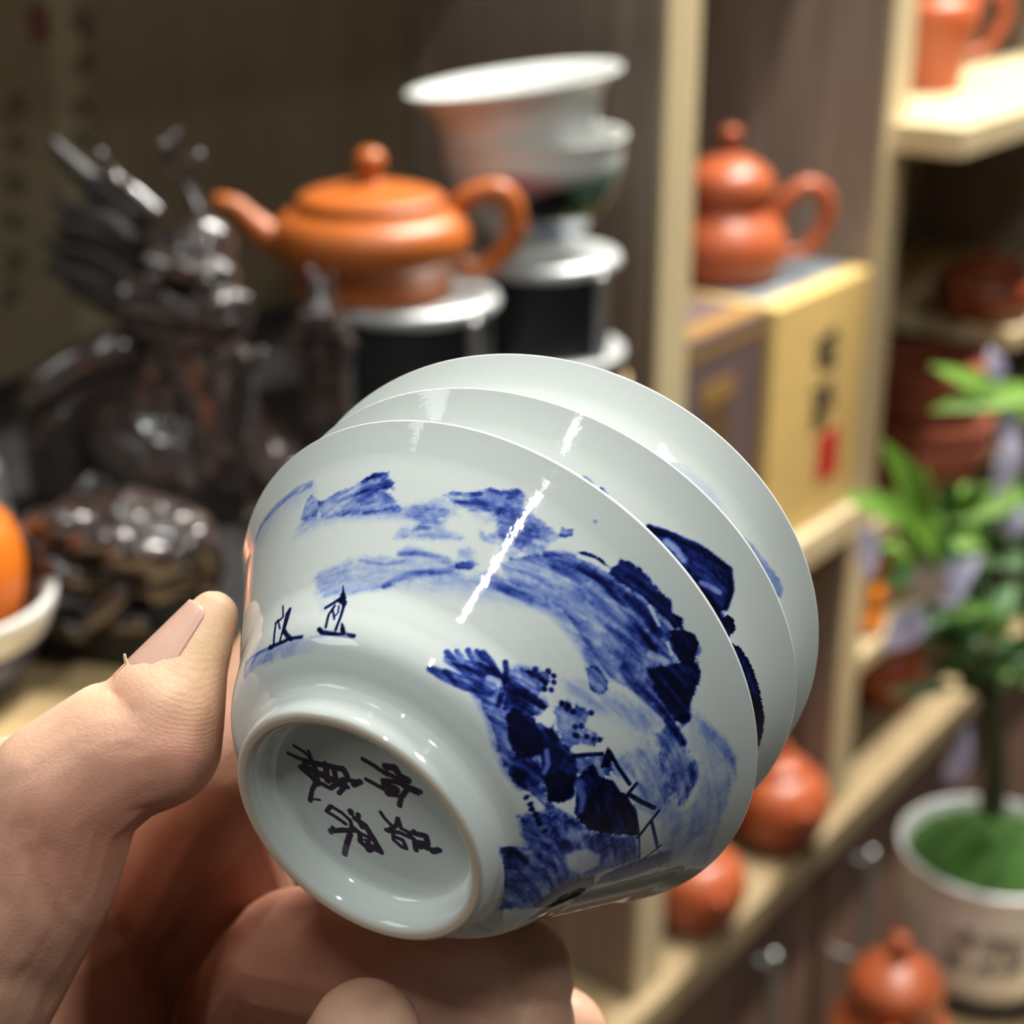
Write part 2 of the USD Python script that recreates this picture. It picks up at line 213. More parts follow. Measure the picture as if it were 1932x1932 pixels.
# hand-painted decoration of the cups, as brush strokes in (angle in degrees, height in mm): kind, points, width or feather in mm, density, fade, raggedness
PAINT1=[["L",[[-9.9,22.18],[-5.0,22.92],[3.8,22.62],[11.6,22.48],[17.6,22.21]],0.911,0.33,0.8,0.5],["P",[[-10.3,22.31],[-4.4,22.72],[3.8,22.62],[11.5,22.54],[19.0,22.24],[21.2,20.5],[17.5,20.67],[13.8,18.7],[10.8,16.8],[1.3,17.67]],0.828,0.16,[[7.7,23.8],[9.1,17.29]],1.0],["P",[[16.2,18.83],[17.3,20.79],[19.0,20.87],[21.5,20.05],[24.2,19.59],[22.2,18.56],[17.8,18.27]],0.331,0.37,None,1.0],["P",[[21.3,19.91],[23.5,19.87],[27.3,20.21],[31.4,20.42],[34.5,21.1],[35.6,21.59],[37.3,21.85],[40.1,21.72],[40.4,21.12],[42.4,20.79],[42.6,20.21],[40.6,19.85],[42.4,19.58],[45.8,18.61],[43.5,18.14],[35.9,17.66],[29.2,17.67],[23.6,18.1]],0.364,0.36,None,1.6],["P",[[32.1,19.43],[34.5,21.02],[35.6,21.55],[37.3,21.81],[40.0,21.68],[40.2,21.04],[42.2,20.75],[42.2,20.21],[39.7,20.0],[37.8,19.61],[39.5,18.67],[35.2,18.54]],0.414,0.31,None,1.6],["P",[[34.9,21.09],[36.0,21.64],[37.7,21.81],[40.1,21.65],[39.8,21.03],[37.7,20.8]],0.248,0.37,None,1.0],["P",[[38.3,20.55],[40.2,20.8],[42.3,20.72],[42.1,20.28],[40.4,20.06]],0.199,0.26,None,1.0],["P",[[13.0,16.71],[16.1,19.02],[22.0,18.92],[35.7,17.9],[45.8,18.39],[57.8,19.17],[57.1,17.83],[47.4,17.23],[36.6,16.96],[26.7,16.87],[19.0,16.47]],1.242,0.3,[[30.5,18.55],[30.2,15.11]],1.0],["L",[[21.3,18.25],[31.0,17.9],[40.2,17.97],[45.5,18.22]],0.662,0.23,0.9,0.5],["P",[[43.2,18.43],[47.7,18.96],[51.6,19.1],[58.1,19.54],[59.9,19.08],[56.1,18.33],[58.1,17.65],[62.5,17.52],[62.3,16.93],[55.0,16.18],[46.6,15.58],[47.6,16.64],[51.4,17.39]],0.629,0.27,None,1.5],["P",[[47.8,18.81],[49.0,19.28],[52.1,19.77],[54.6,20.28],[58.5,19.9],[58.5,19.27],[50.7,18.41]],0.513,0.18,None,1.0],["L",[[51.4,16.68],[52.1,17.14],[54.2,17.18]],0.497,0.27,0.8,0.5],["P",[[54.5,20.41],[55.8,20.9],[59.3,21.16],[59.5,21.41],[62.8,22.24],[65.0,22.5],[67.1,23.15],[68.9,23.18],[69.2,22.77],[67.2,21.87],[69.6,21.24],[67.5,20.59],[63.9,20.15],[60.9,19.79],[57.3,19.9]],0.364,0.36,None,1.8],["L",[[56.0,20.73],[58.4,20.92],[61.5,21.49]],0.464,0.47,0.3,0.5],["L",[[62.8,22.2],[65.3,22.28],[68.2,23.09]],0.431,0.27,0.3,0.5],["L",[[58.3,20.04],[61.3,20.73],[65.9,20.67]],0.911,0.39,0.8,0.5],["P",[[60.9,19.79],[63.9,20.15],[69.5,21.3],[72.6,21.55],[74.0,20.59],[69.8,20.04],[64.8,19.18]],0.828,0.22,None,1.0],["P",[[64.7,18.68],[66.7,18.35],[68.9,19.54],[71.5,20.45],[74.1,21.27],[78.2,21.59],[80.1,21.85],[78.9,20.43],[78.6,18.97],[77.0,18.71],[73.9,18.89],[70.3,18.12],[66.7,17.85]],0.497,0.37,None,1.5],["P",[[66.6,22.48],[67.1,23.17],[69.4,23.1],[70.9,21.81],[74.1,21.8],[78.5,21.6],[77.6,20.81],[75.3,19.58],[74.5,18.55],[73.6,17.66],[71.2,17.6],[66.3,20.45]],0.497,0.36,None,1.6],["L",[[67.2,22.28],[69.5,21.96],[70.0,20.75]],0.828,0.23,0.9,0.5],["P",[[79.3,21.54],[78.7,22.33],[79.7,22.41],[80.7,22.75],[81.4,22.18],[80.2,21.61]],0.199,0.37,None,1.0],["L",[[79.4,21.65],[80.3,21.8],[81.1,22.28]],0.265,0.31,0.3,0.5],["L",[[83.1,24.27],[83.2,24.28]],0.364,0.39,0.3,0.5],["Q",[[69.3,18.81],[74.4,18.67],[74.5,18.06],[72.7,17.45],[68.8,17.56]],0.414,0.6,None,1.0],["P",[[25.3,11.9],[26.6,12.74],[30.9,13.12],[39.6,13.79],[46.9,14.04],[50.9,14.16],[49.3,14.74],[51.6,15.43],[57.1,15.5],[63.0,15.53],[62.8,16.59],[64.7,16.95],[66.7,16.79],[68.7,15.93],[67.2,15.02],[65.5,14.17],[59.0,13.16],[51.9,11.59],[43.6,10.33],[36.5,9.55],[31.9,9.96]],0.629,0.22,None,1.4],["P",[[25.3,11.9],[26.6,12.74],[33.0,13.18],[37.8,13.59],[38.1,12.24],[36.5,9.99],[33.2,9.85]],0.629,0.1,None,1.0],["P",[[63.7,15.18],[67.1,16.15],[68.6,15.95],[67.5,15.11],[64.6,14.73]],0.248,0.44,None,1.0],["L",[[49.6,11.49],[51.9,12.27],[55.0,13.08],[62.0,14.17],[63.8,14.68]],0.629,0.33,0.9,0.5],["L",[[40.0,13.39],[47.3,13.29],[51.7,13.9]],0.331,0.2,0.8,0.5],["L",[[50.0,14.52],[54.3,14.97],[61.9,15.15]],0.629,0.25,0.9,0.5],["P",[[49.3,11.31],[55.3,12.58],[64.2,14.2],[70.0,15.71],[81.1,17.15],[88.4,14.47],[81.1,13.59],[73.6,12.64],[61.4,11.64]],1.242,0.27,[[69.0,15.22],[72.5,11.77]],1.4],["L",[[72.2,14.9],[77.4,15.45],[83.0,15.62]],0.662,0.2,0.9,0.5],["L",[[72.6,15.64],[77.8,16.39],[82.4,16.49]],0.662,0.2,0.9,0.5],["L",[[28.6,10.68],[30.8,9.91],[33.7,8.62]],0.994,0.09,1,0.5],["L",[[14.2,5.95],[15.7,5.96],[17.9,5.93],[23.3,6.05],[28.5,6.02]],0.381,0.97,0.3,0.5],["L",[[13.7,5.98],[15.1,5.92]],0.497,0.97,0.3,0.5],["L",[[15.8,6.12],[14.9,7.35],[13.9,8.52],[16.2,8.61]],0.298,0.97,0.3,0.5],["L",[[14.5,8.74],[17.3,7.48]],0.232,0.9,0.3,0.5],["L",[[18.8,5.97],[19.1,7.11],[18.2,9.06]],0.298,0.97,0.3,0.5],["L",[[19.5,6.91],[19.5,7.95],[19.1,9.33]],0.563,0.98,0.2,0.5],["L",[[15.0,10.21],[17.1,8.73]],0.232,0.95,0.3,0.5],["L",[[20.1,6.95],[21.8,6.43],[24.2,5.98]],0.497,0.97,0.3,0.5],["L",[[13.6,8.55],[15.8,8.68],[16.9,8.75]],0.232,0.9,0.3,0.5],["L",[[34.8,6.54],[36.1,6.29],[41.4,6.22],[47.3,6.31]],0.447,0.98,0.3,0.5],["L",[[34.6,6.59],[35.8,6.39]],0.464,0.98,0.3,0.5],["P",[[37.0,11.21],[39.3,10.02],[41.0,9.2],[40.1,8.92],[37.7,9.3],[37.6,9.99]],0.083,0.98,None,1.0],["L",[[34.1,8.77],[36.3,9.27],[38.3,9.84]],0.364,0.97,0.3,0.5],["L",[[39.9,9.34],[40.6,7.81],[40.7,6.6]],0.315,0.97,0.3,0.5],["L",[[37.0,8.96],[36.2,8.09],[36.9,6.77]],0.298,0.97,0.3,0.5],["L",[[36.8,8.61],[38.8,7.6]],0.232,0.9,0.3,0.5],["L",[[38.4,8.97],[39.1,8.29],[38.4,7.77]],0.199,0.85,0.3,0.5],["P",[[41.8,7.27],[43.1,7.06],[44.4,6.43],[42.6,6.43]],0.066,0.97,None,1.0],["P",[[-4.8,5.33],[-2.3,6.64],[8.0,6.18],[16.3,5.97],[29.6,5.98],[40.4,6.33],[49.3,6.42],[57.1,6.17],[54.3,5.39],[39.1,4.86],[19.0,4.91],[5.4,5.2],[-3.4,5.28]],0.497,0.24,[[29.5,6.05],[32.2,4.59]],1.0],["L",[[-2.0,6.49],[2.4,6.37],[9.1,6.06],[15.9,5.9]],0.364,0.42,0.8,0.5],["L",[[-2.2,6.53],[-3.1,5.36]],0.265,0.3,0.8,0.5],["P",[[72.4,16.89],[73.7,17.6],[76.4,18.64],[79.2,19.66],[82.0,20.59],[85.1,21.14],[90.6,21.78],[91.3,22.89],[91.3,23.47],[93.9,23.84],[96.7,23.97],[99.9,23.93],[103.2,24.08],[105.4,23.78],[107.4,24.0],[109.2,23.71],[111.4,24.2],[113.1,24.05],[115.1,23.31],[117.3,23.16],[119.1,23.03],[121.1,22.08],[123.1,21.22],[126.0,21.0],[126.4,20.05],[124.5,19.39],[123.3,18.47],[118.3,17.93],[113.3,17.27],[108.7,16.28],[102.8,16.11],[96.1,16.48],[89.1,16.87],[82.2,16.43],[76.6,15.92]],0.331,0.38,None,1.2],["P",[[78.8,19.39],[82.0,20.55],[85.2,21.08],[90.7,21.72],[95.2,21.93],[100.6,21.68],[106.3,21.23],[112.3,20.98],[113.9,19.54],[108.0,18.58],[101.0,18.55],[94.6,18.59],[87.9,18.64],[81.7,18.71]],1.159,0.28,None,1.5],["L",[[79.4,19.64],[82.1,20.53],[85.2,21.06],[88.8,21.16]],0.596,0.5,0.8,0.5],["P",[[84.3,21.42],[85.1,21.91],[86.3,22.04],[88.3,22.24],[90.7,22.22],[89.1,21.85],[86.9,21.71],[85.2,21.3]],0.132,0.9,None,1.0],["P",[[90.8,21.85],[91.3,22.86],[91.1,23.37],[93.8,23.79],[96.7,23.97],[99.9,23.93],[103.4,24.11],[105.4,23.77],[107.4,23.98],[109.2,23.7],[108.0,23.09],[104.8,22.84],[101.2,22.62],[97.2,22.27],[93.6,21.81]],0.265,0.86,None,1.6],["P",[[92.5,21.91],[97.2,22.27],[101.2,22.62],[106.0,22.83],[110.1,22.48],[110.7,21.42],[105.4,21.16],[100.2,21.08],[96.3,21.05]],0.662,0.55,None,1.6],["L",[[86.3,20.49],[90.4,20.84],[95.1,20.74],[100.5,20.59],[105.2,20.66],[110.2,20.47]],0.563,0.6,0.8,0.5],["L",[[84.3,20.43],[88.7,20.77],[92.9,21.31]],0.828,0.45,0.9,0.5],["L",[[97.4,21.78],[101.3,21.83],[106.3,21.64]],0.828,0.5,0.9,0.5],["P",[[107.6,22.6],[108.7,23.59],[111.4,24.2],[113.1,24.08],[115.1,23.34],[116.9,23.1],[115.1,22.09],[111.5,21.91]],0.232,0.93,None,1.5],["P",[[110.7,19.28],[112.7,20.89],[115.2,22.95],[116.0,23.46],[119.0,23.0],[121.0,22.18],[123.2,21.21],[126.0,20.96],[126.3,20.25],[124.7,19.45],[120.1,19.16],[115.7,18.8]],0.364,0.93,None,1.8],["L",[[107.6,17.62],[111.1,17.42],[116.6,18.1],[123.0,19.18]],0.994,0.62,0.8,1],["L",[[106.1,20.59],[109.0,20.81],[111.9,21.1]],1.159,0.5,0.9,1],["L",[[110.5,22.18],[113.5,22.83],[114.1,23.71]],0.994,0.7,0.8,1],["L",[[100.7,17.15],[104.4,17.81],[108.8,18.02],[113.5,18.25]],0.662,0.3,0.9,1],["L",[[98.6,18.64],[103.5,18.84],[108.2,19.05]],0.662,0.3,0.9,1],["L",[[113.5,18.96],[118.7,19.59],[121.9,20.37]],0.994,0.6,0.8,1],["E",[[84.8,21.17],[87.7,21.74],[90.9,21.92]],0.397,0.97,0.5,0.5],["E",[[101.4,22.5],[103.4,22.29],[105.4,22.14]],0.331,0.75,0.5,0.5],["E",[[109.3,21.91],[110.6,21.79],[111.7,21.7]],0.298,0.8,0.5,0.5],["E",[[108.9,20.11],[111.0,20.61],[112.4,20.96]],0.662,0.6,0.9,0.5],["Q",[[93.3,19.95],[96.1,20.36],[98.8,20.83],[101.7,20.54],[100.8,19.72],[97.5,19.41]],0.994,0.4,None,1.0],["L",[[76.1,15.47],[79.8,15.66],[84.2,16.16],[89.0,16.49],[94.8,16.37],[100.8,16.03],[105.6,15.68]],1.49,0.3,1.0,1],["L",[[78.0,15.2],[81.2,15.81],[85.5,16.4]],0.828,0.22,0.9,1],["Q",[[78.0,14.28],[84.5,15.37],[90.2,15.42],[96.4,15.05],[102.9,14.29],[100.7,12.41],[92.1,11.34],[83.2,11.43]],1.325,0.9,None,1.0],["P",[[102.3,15.0],[102.5,15.49],[103.9,15.9],[106.3,15.93],[108.2,15.75],[109.3,15.28],[109.0,14.54],[106.9,14.28],[104.9,14.46]],0.166,0.55,None,1.0],["L",[[99.8,15.97],[101.7,15.55],[104.1,15.37]],0.994,0.3,0.9,0.5],["P",[[100.7,12.95],[104.3,14.61],[110.4,15.49],[115.1,17.22],[119.0,18.5],[125.0,18.56],[124.5,15.98],[118.8,14.84],[111.7,13.17],[104.2,12.52]],1.325,0.24,None,2],["Q",[[109.9,13.23],[114.8,14.9],[120.2,15.6],[124.1,14.7],[121.3,13.12],[115.0,12.86]],1.159,0.55,None,1.0],["P",[[124.4,17.31],[124.3,18.66],[124.7,19.45],[130.2,19.81],[132.9,19.92],[137.8,20.68],[142.4,20.45],[144.6,19.97],[147.6,19.22],[142.0,17.92],[134.4,17.16]],0.745,0.5,None,1.8],["L",[[123.4,18.87],[126.4,19.22],[130.4,19.66]],0.729,0.7,0.8,1],["L",[[126.5,19.55],[126.1,20.43],[125.6,20.93]],0.497,0.6,0.8,1],["L",[[136.5,20.05],[140.4,20.29],[143.2,19.61],[145.8,18.98]],0.828,0.55,0.9,1.5],["P",[[123.5,12.18],[124.5,14.34],[125.8,16.8],[132.6,17.78],[142.3,18.09],[148.4,16.55],[142.0,14.15],[134.2,14.41],[129.6,12.81]],1.159,0.3,None,2],["P",[[125.1,20.91],[125.8,21.67],[130.2,22.72],[134.7,23.7],[140.1,24.55],[144.5,24.4],[151.0,24.16],[158.3,24.16],[167.5,25.03],[174.0,25.95],[173.0,21.92],[166.3,18.52],[157.8,18.31],[148.9,19.97],[140.5,20.79],[130.4,19.96]],0.662,0.26,[[137.8,23.89],[137.3,16.53]],1.2],["L",[[129.5,21.75],[135.0,23.21],[140.5,24.16],[145.5,24.09]],1.159,0.16,1,1],["P",[[134.2,14.41],[138.6,17.48],[148.1,19.24],[147.4,20.75],[159.5,22.52],[168.9,20.92],[160.4,17.95],[147.3,16.52]],0.994,0.22,None,1.0],["L",[[72.6,6.18],[76.7,6.2],[83.6,6.61],[89.7,7.58]],0.662,0.62,0.5,0.8],["L",[[73.9,8.17],[78.6,7.75],[84.6,7.54],[89.1,7.58]],0.629,0.62,0.5,0.8],["L",[[75.8,8.72],[79.6,8.28],[85.9,8.17]],0.53,0.6,0.5,0.8],["L",[[78.1,9.33],[81.5,8.77],[87.5,8.66]],0.563,0.72,0.5,0.8],["L",[[80.1,9.72],[83.2,9.05],[88.5,9.05]],0.53,0.75,0.5,0.8],["L",[[81.7,9.85],[84.5,9.68],[88.7,9.21]],0.762,0.85,0.5,0.8],["L",[[87.4,10.55],[89.1,10.02],[90.5,9.17]],0.53,0.88,0.5,0.8],["L",[[73.5,6.42],[77.3,6.66],[80.8,6.35]],0.431,0.5,0.5,0.8],["L",[[75.4,7.74],[82.0,7.68],[89.2,7.99]],0.994,0.5,0.5,0.8],["L",[[80.7,8.28],[86.3,8.68],[91.2,9.22]],0.994,0.6,0.5,0.8],["L",[[90.6,9.02],[92.0,8.28],[93.4,7.35]],0.497,0.8,0.5,0.8],["L",[[76.6,6.7],[81.4,6.99],[87.5,7.3]],0.596,0.55,0.5,0.8],["E",[[86.7,8.52],[89.2,8.89],[91.4,8.49]],0.497,0.6,0.5,0.5],["P",[[85.7,6.9],[89.2,7.79],[90.6,8.81],[94.0,9.74],[97.1,10.21],[102.4,10.55],[102.0,8.67],[107.8,9.66],[112.4,9.56],[116.4,9.7],[117.6,8.31],[118.4,6.21],[117.1,5.02],[111.1,4.9],[103.9,4.99],[96.6,5.7],[90.4,6.3]],0.232,0.55,None,1.6],["L",[[86.3,6.89],[93.3,6.2],[101.5,5.31],[109.9,4.92],[116.1,5.02]],0.994,0.35,0.9,0.5],["P",[[90.2,9.47],[89.6,10.58],[90.7,11.04],[93.2,11.55],[95.8,12.31],[97.4,12.48],[100.0,11.5],[99.2,10.59],[101.9,10.97],[103.6,10.91],[103.3,9.84],[102.0,8.68],[99.8,7.87],[95.1,7.49]],0.265,0.72,None,2.2],["L",[[98.3,12.61],[98.4,12.62]],0.464,0.9,0.4,0.5],["L",[[99.4,12.27],[99.6,12.28]],0.464,0.9,0.4,0.5],["L",[[98.0,11.72],[98.2,11.73]],0.464,0.9,0.4,0.5],["L",[[100.4,11.72],[100.5,11.73]],0.464,0.9,0.4,0.5],["L",[[99.0,11.34],[99.2,11.35]],0.464,0.9,0.4,0.5],["L",[[96.5,12.53],[96.7,12.54]],0.464,0.9,0.4,0.5],["L",[[94.0,11.87],[94.1,11.89]],0.464,0.9,0.4,0.5],["L",[[96.9,11.7],[97.0,11.71]],0.464,0.9,0.4,0.5],["P",[[96.6,7.18],[96.6,8.2],[100.0,8.59],[102.5,9.09],[106.6,8.75],[111.1,7.87],[110.8,6.62],[107.8,5.74],[103.3,5.83]],0.298,0.98,None,1.4],["L",[[90.2,10.06],[92.1,10.89],[94.9,11.53]],1.159,0.5,0.8,2],["L",[[94.3,9.42],[97.0,9.98],[100.9,10.4]],0.994,0.6,0.8,2],["P",[[105.2,10.61],[104.0,11.5],[105.1,12.03],[107.9,12.64],[110.4,13.11],[112.1,12.91],[113.2,12.03],[116.0,12.67],[118.5,12.98],[118.4,11.93],[115.9,11.18],[115.4,9.75],[111.1,9.92],[107.8,10.12]],0.298,0.5,None,2.4],["L",[[111.2,13.28],[111.4,13.3]],0.497,0.85,0.4,0.5],["L",[[112.4,12.02],[112.6,12.04]],0.497,0.85,0.4,0.5],["L",[[111.6,11.52],[111.8,11.55]],0.497,0.85,0.4,0.5],["L",[[118.2,12.79],[118.4,12.83]],0.497,0.85,0.4,0.5],["L",[[113.8,11.27],[114.0,11.3]],0.497,0.85,0.4,0.5],["L",[[115.5,11.93],[115.7,11.97]],0.497,0.85,0.4,0.5],["L",[[117.2,12.39],[117.3,12.42]],0.497,0.85,0.4,0.5],["L",[[106.5,11.77],[106.7,11.79]],0.497,0.85,0.4,0.5],["L",[[108.2,12.05],[108.4,12.09]],0.497,0.85,0.4,0.5],["L",[[104.7,11.68],[104.9,11.71]],0.497,0.85,0.4,0.5],["L",[[106.1,12.03],[106.3,12.06]],0.497,0.85,0.4,0.5],["L",[[113.3,11.15],[113.5,11.18]],0.497,0.85,0.4,0.5],["P",[[105.2,8.61],[107.7,9.96],[111.4,9.84],[117.6,10.29],[123.8,9.68],[128.3,8.73],[127.0,7.02],[119.0,6.49],[110.3,7.53]],0.364,0.85,None,1.6],["P",[[106.5,5.33],[110.4,7.12],[117.6,6.86],[124.1,6.18],[129.8,7.27],[142.4,10.16],[138.9,7.98],[128.5,6.08],[117.5,5.18],[113.6,4.89]],0.397,0.7,None,1.6],["P",[[116.9,6.9],[119.8,8.58],[122.4,9.4],[127.5,8.84],[127.7,7.48],[124.3,6.16]],0.265,0.99,None,1.0],["P",[[124.0,9.27],[122.8,10.77],[127.3,11.75],[130.8,12.89],[135.2,13.4],[140.4,14.17],[145.2,14.56],[151.1,14.77],[147.7,12.27],[141.1,9.42],[133.6,8.27]],0.298,0.97,None,1.4],["P",[[118.1,10.12],[122.3,12.34],[121.7,13.08],[124.1,13.08],[128.8,12.9],[127.7,11.72],[124.4,9.98],[120.7,9.75]],0.232,0.5,None,1.5],["P",[[123.1,10.91],[122.9,11.61],[126.9,11.55],[126.5,10.81]],0.132,0.95,None,1.0],["E",[[111.8,8.17],[115.1,7.68],[116.3,7.0]],0.497,0.45,0.9,0.5],["E",[[125.4,9.45],[129.9,9.52],[133.4,9.03]],0.828,0.4,0.9,0.5],["L",[[117.7,10.1],[119.7,11.23],[121.9,12.5]],0.397,0.98,0.3,0.5],["P",[[120.7,13.22],[124.6,13.34],[126.4,12.66],[125.1,11.98],[123.0,12.48]],0.083,0.99,None,1.0],["L",[[122.4,13.17],[127.1,13.37],[133.6,14.04]],0.397,0.98,0.2,0.5],["L",[[134.5,14.62],[135.6,14.0],[137.1,13.3]],0.431,0.98,0.2,0.5],["L",[[136.7,13.89],[140.1,14.83],[144.0,16.2]],0.464,0.97,0.2,0.5],["L",[[145.5,16.66],[148.4,15.72],[151.9,14.81]],0.397,0.92,0.3,0.5],["L",[[148.3,16.02],[152.8,16.55],[158.5,17.39]],0.364,0.85,0.3,0.5],["L",[[158.5,17.79],[160.9,16.78],[162.7,15.98]],0.331,0.9,0.3,0.5],["L",[[136.6,13.33],[142.2,14.31],[150.6,14.83],[161.8,15.89]],0.232,0.8,0.3,0.5],["E",[[127.9,12.68],[130.8,12.89],[134.4,13.27]],0.397,0.9,0.6,0.5],["Q",[[141.3,14.4],[145.7,15.72],[149.0,14.92],[145.8,14.58]],0.166,0.75,None,1.0],["Q",[[152.7,15.12],[149.8,15.95],[158.1,17.05],[160.4,15.85]],0.166,0.6,None,1.0],["P",[[125.8,4.43],[126.3,5.56],[131.6,7.29],[143.0,10.16],[151.0,14.68],[161.8,15.89],[161.9,14.3],[162.4,10.93],[163.8,7.17],[169.7,5.3],[175.5,4.06],[136.9,2.73],[139.0,4.33]],0.662,0.62,None,2],["Q",[[145.1,6.64],[145.5,7.89],[147.7,9.43],[153.6,11.22],[158.6,11.34],[158.6,9.14],[151.4,7.11]],0.497,0.8,None,1.0],["Q",[[136.0,7.73],[140.5,9.43],[143.7,8.27],[138.6,6.9]],0.662,0.5,None,1.0],["P",[[138.7,3.41],[139.3,4.31],[144.8,4.52],[150.7,4.31],[149.6,3.33]],0.497,0.75,None,1.0],["P",[[168.2,5.24],[163.0,5.5],[159.7,6.77],[159.5,8.65],[162.7,11.34],[168.1,12.05],[173.0,11.06],[172.3,8.05]],0.232,0.93,None,1.0],["P",[[168.2,12.16],[164.3,12.21],[162.2,14.0],[162.1,15.9],[161.4,17.73],[165.1,19.86],[168.0,19.79],[169.1,17.22],[169.6,14.41]],0.298,0.8,None,1.4],["P",[[159.9,17.53],[163.1,19.78],[170.3,20.85],[169.0,19.05]],0.497,0.5,None,1.0],["L",[[120.4,5.0],[120.1,5.11]],0.431,0.95,0.35,0.5],["L",[[122.9,5.04],[122.7,5.15]],0.431,0.95,0.35,0.5],["L",[[124.8,5.0],[124.5,5.1]],0.431,0.95,0.35,0.5],["L",[[127.1,5.11],[126.8,5.22]],0.431,0.95,0.35,0.5],["L",[[129.2,5.12],[128.9,5.23]],0.431,0.95,0.35,0.5],["L",[[130.8,5.16],[130.5,5.28]],0.431,0.95,0.35,0.5],["L",[[133.7,5.33],[133.4,5.46]],0.431,0.95,0.35,0.5],["L",[[122.8,5.09],[127.2,5.15],[130.5,5.22]],0.331,0.7,0.5,0.5]]
PAINT2=[["P",[[92.1,19.56],[96.1,21.04],[98.1,21.3],[100.4,21.89],[102.4,22.1],[105.7,22.83],[107.2,23.31],[109.0,22.97],[111.3,23.64],[114.1,24.03],[116.8,23.45],[118.3,23.27],[119.6,22.59],[120.5,21.77],[120.1,21.05],[121.6,20.89],[122.4,18.89],[111.1,17.96],[98.1,18.8]],0.199,0.86,None,1.6],["L",[[96.2,20.98],[100.5,21.84],[105.8,22.79],[108.1,23.14],[111.3,23.56],[114.4,23.92],[117.9,23.16],[120.2,21.81]],0.729,0.95,0.6,1.5],["L",[[111.8,20.43],[116.6,20.56],[120.8,20.45],[124.3,20.23]],1.822,0.97,0.6,1.5],["E",[[100.9,21.18],[103.6,21.3],[106.0,21.14]],0.762,0.6,0.9,1.0],["E",[[112.3,21.1],[114.6,21.6],[116.7,21.99]],0.497,0.5,0.9,1.0],["P",[[122.1,20.43],[121.5,21.08],[121.7,21.68],[123.5,22.02],[125.8,21.64],[126.3,20.81],[124.6,20.16]],0.099,0.99,None,1.0],["P",[[125.6,20.15],[127.3,20.64],[129.6,21.4],[133.2,21.87],[138.5,22.3],[146.2,22.79],[152.2,23.2],[158.1,23.3],[161.2,23.27],[155.5,21.17],[142.6,20.1],[130.9,19.84]],0.099,1.0,None,1.0],["P",[[78.4,21.52],[79.7,21.72],[82.6,21.4],[81.9,20.91]],0.166,0.35,None,1.0],["P",[[83.1,21.3],[83.5,21.59],[85.8,21.25],[87.1,21.1],[85.1,20.87]],0.166,0.6,None,1.0]]
PAINT3=[["P",[[115.5,21.67],[118.9,22.16],[125.9,22.77],[131.5,23.42],[133.7,22.86],[132.0,21.97],[123.7,21.43]],0.331,0.3,None,1.0],["P",[[91.1,21.22],[97.2,22.36],[104.1,22.46],[110.5,21.92],[108.1,20.96],[96.6,20.47]],0.497,0.1,None,1.0]]
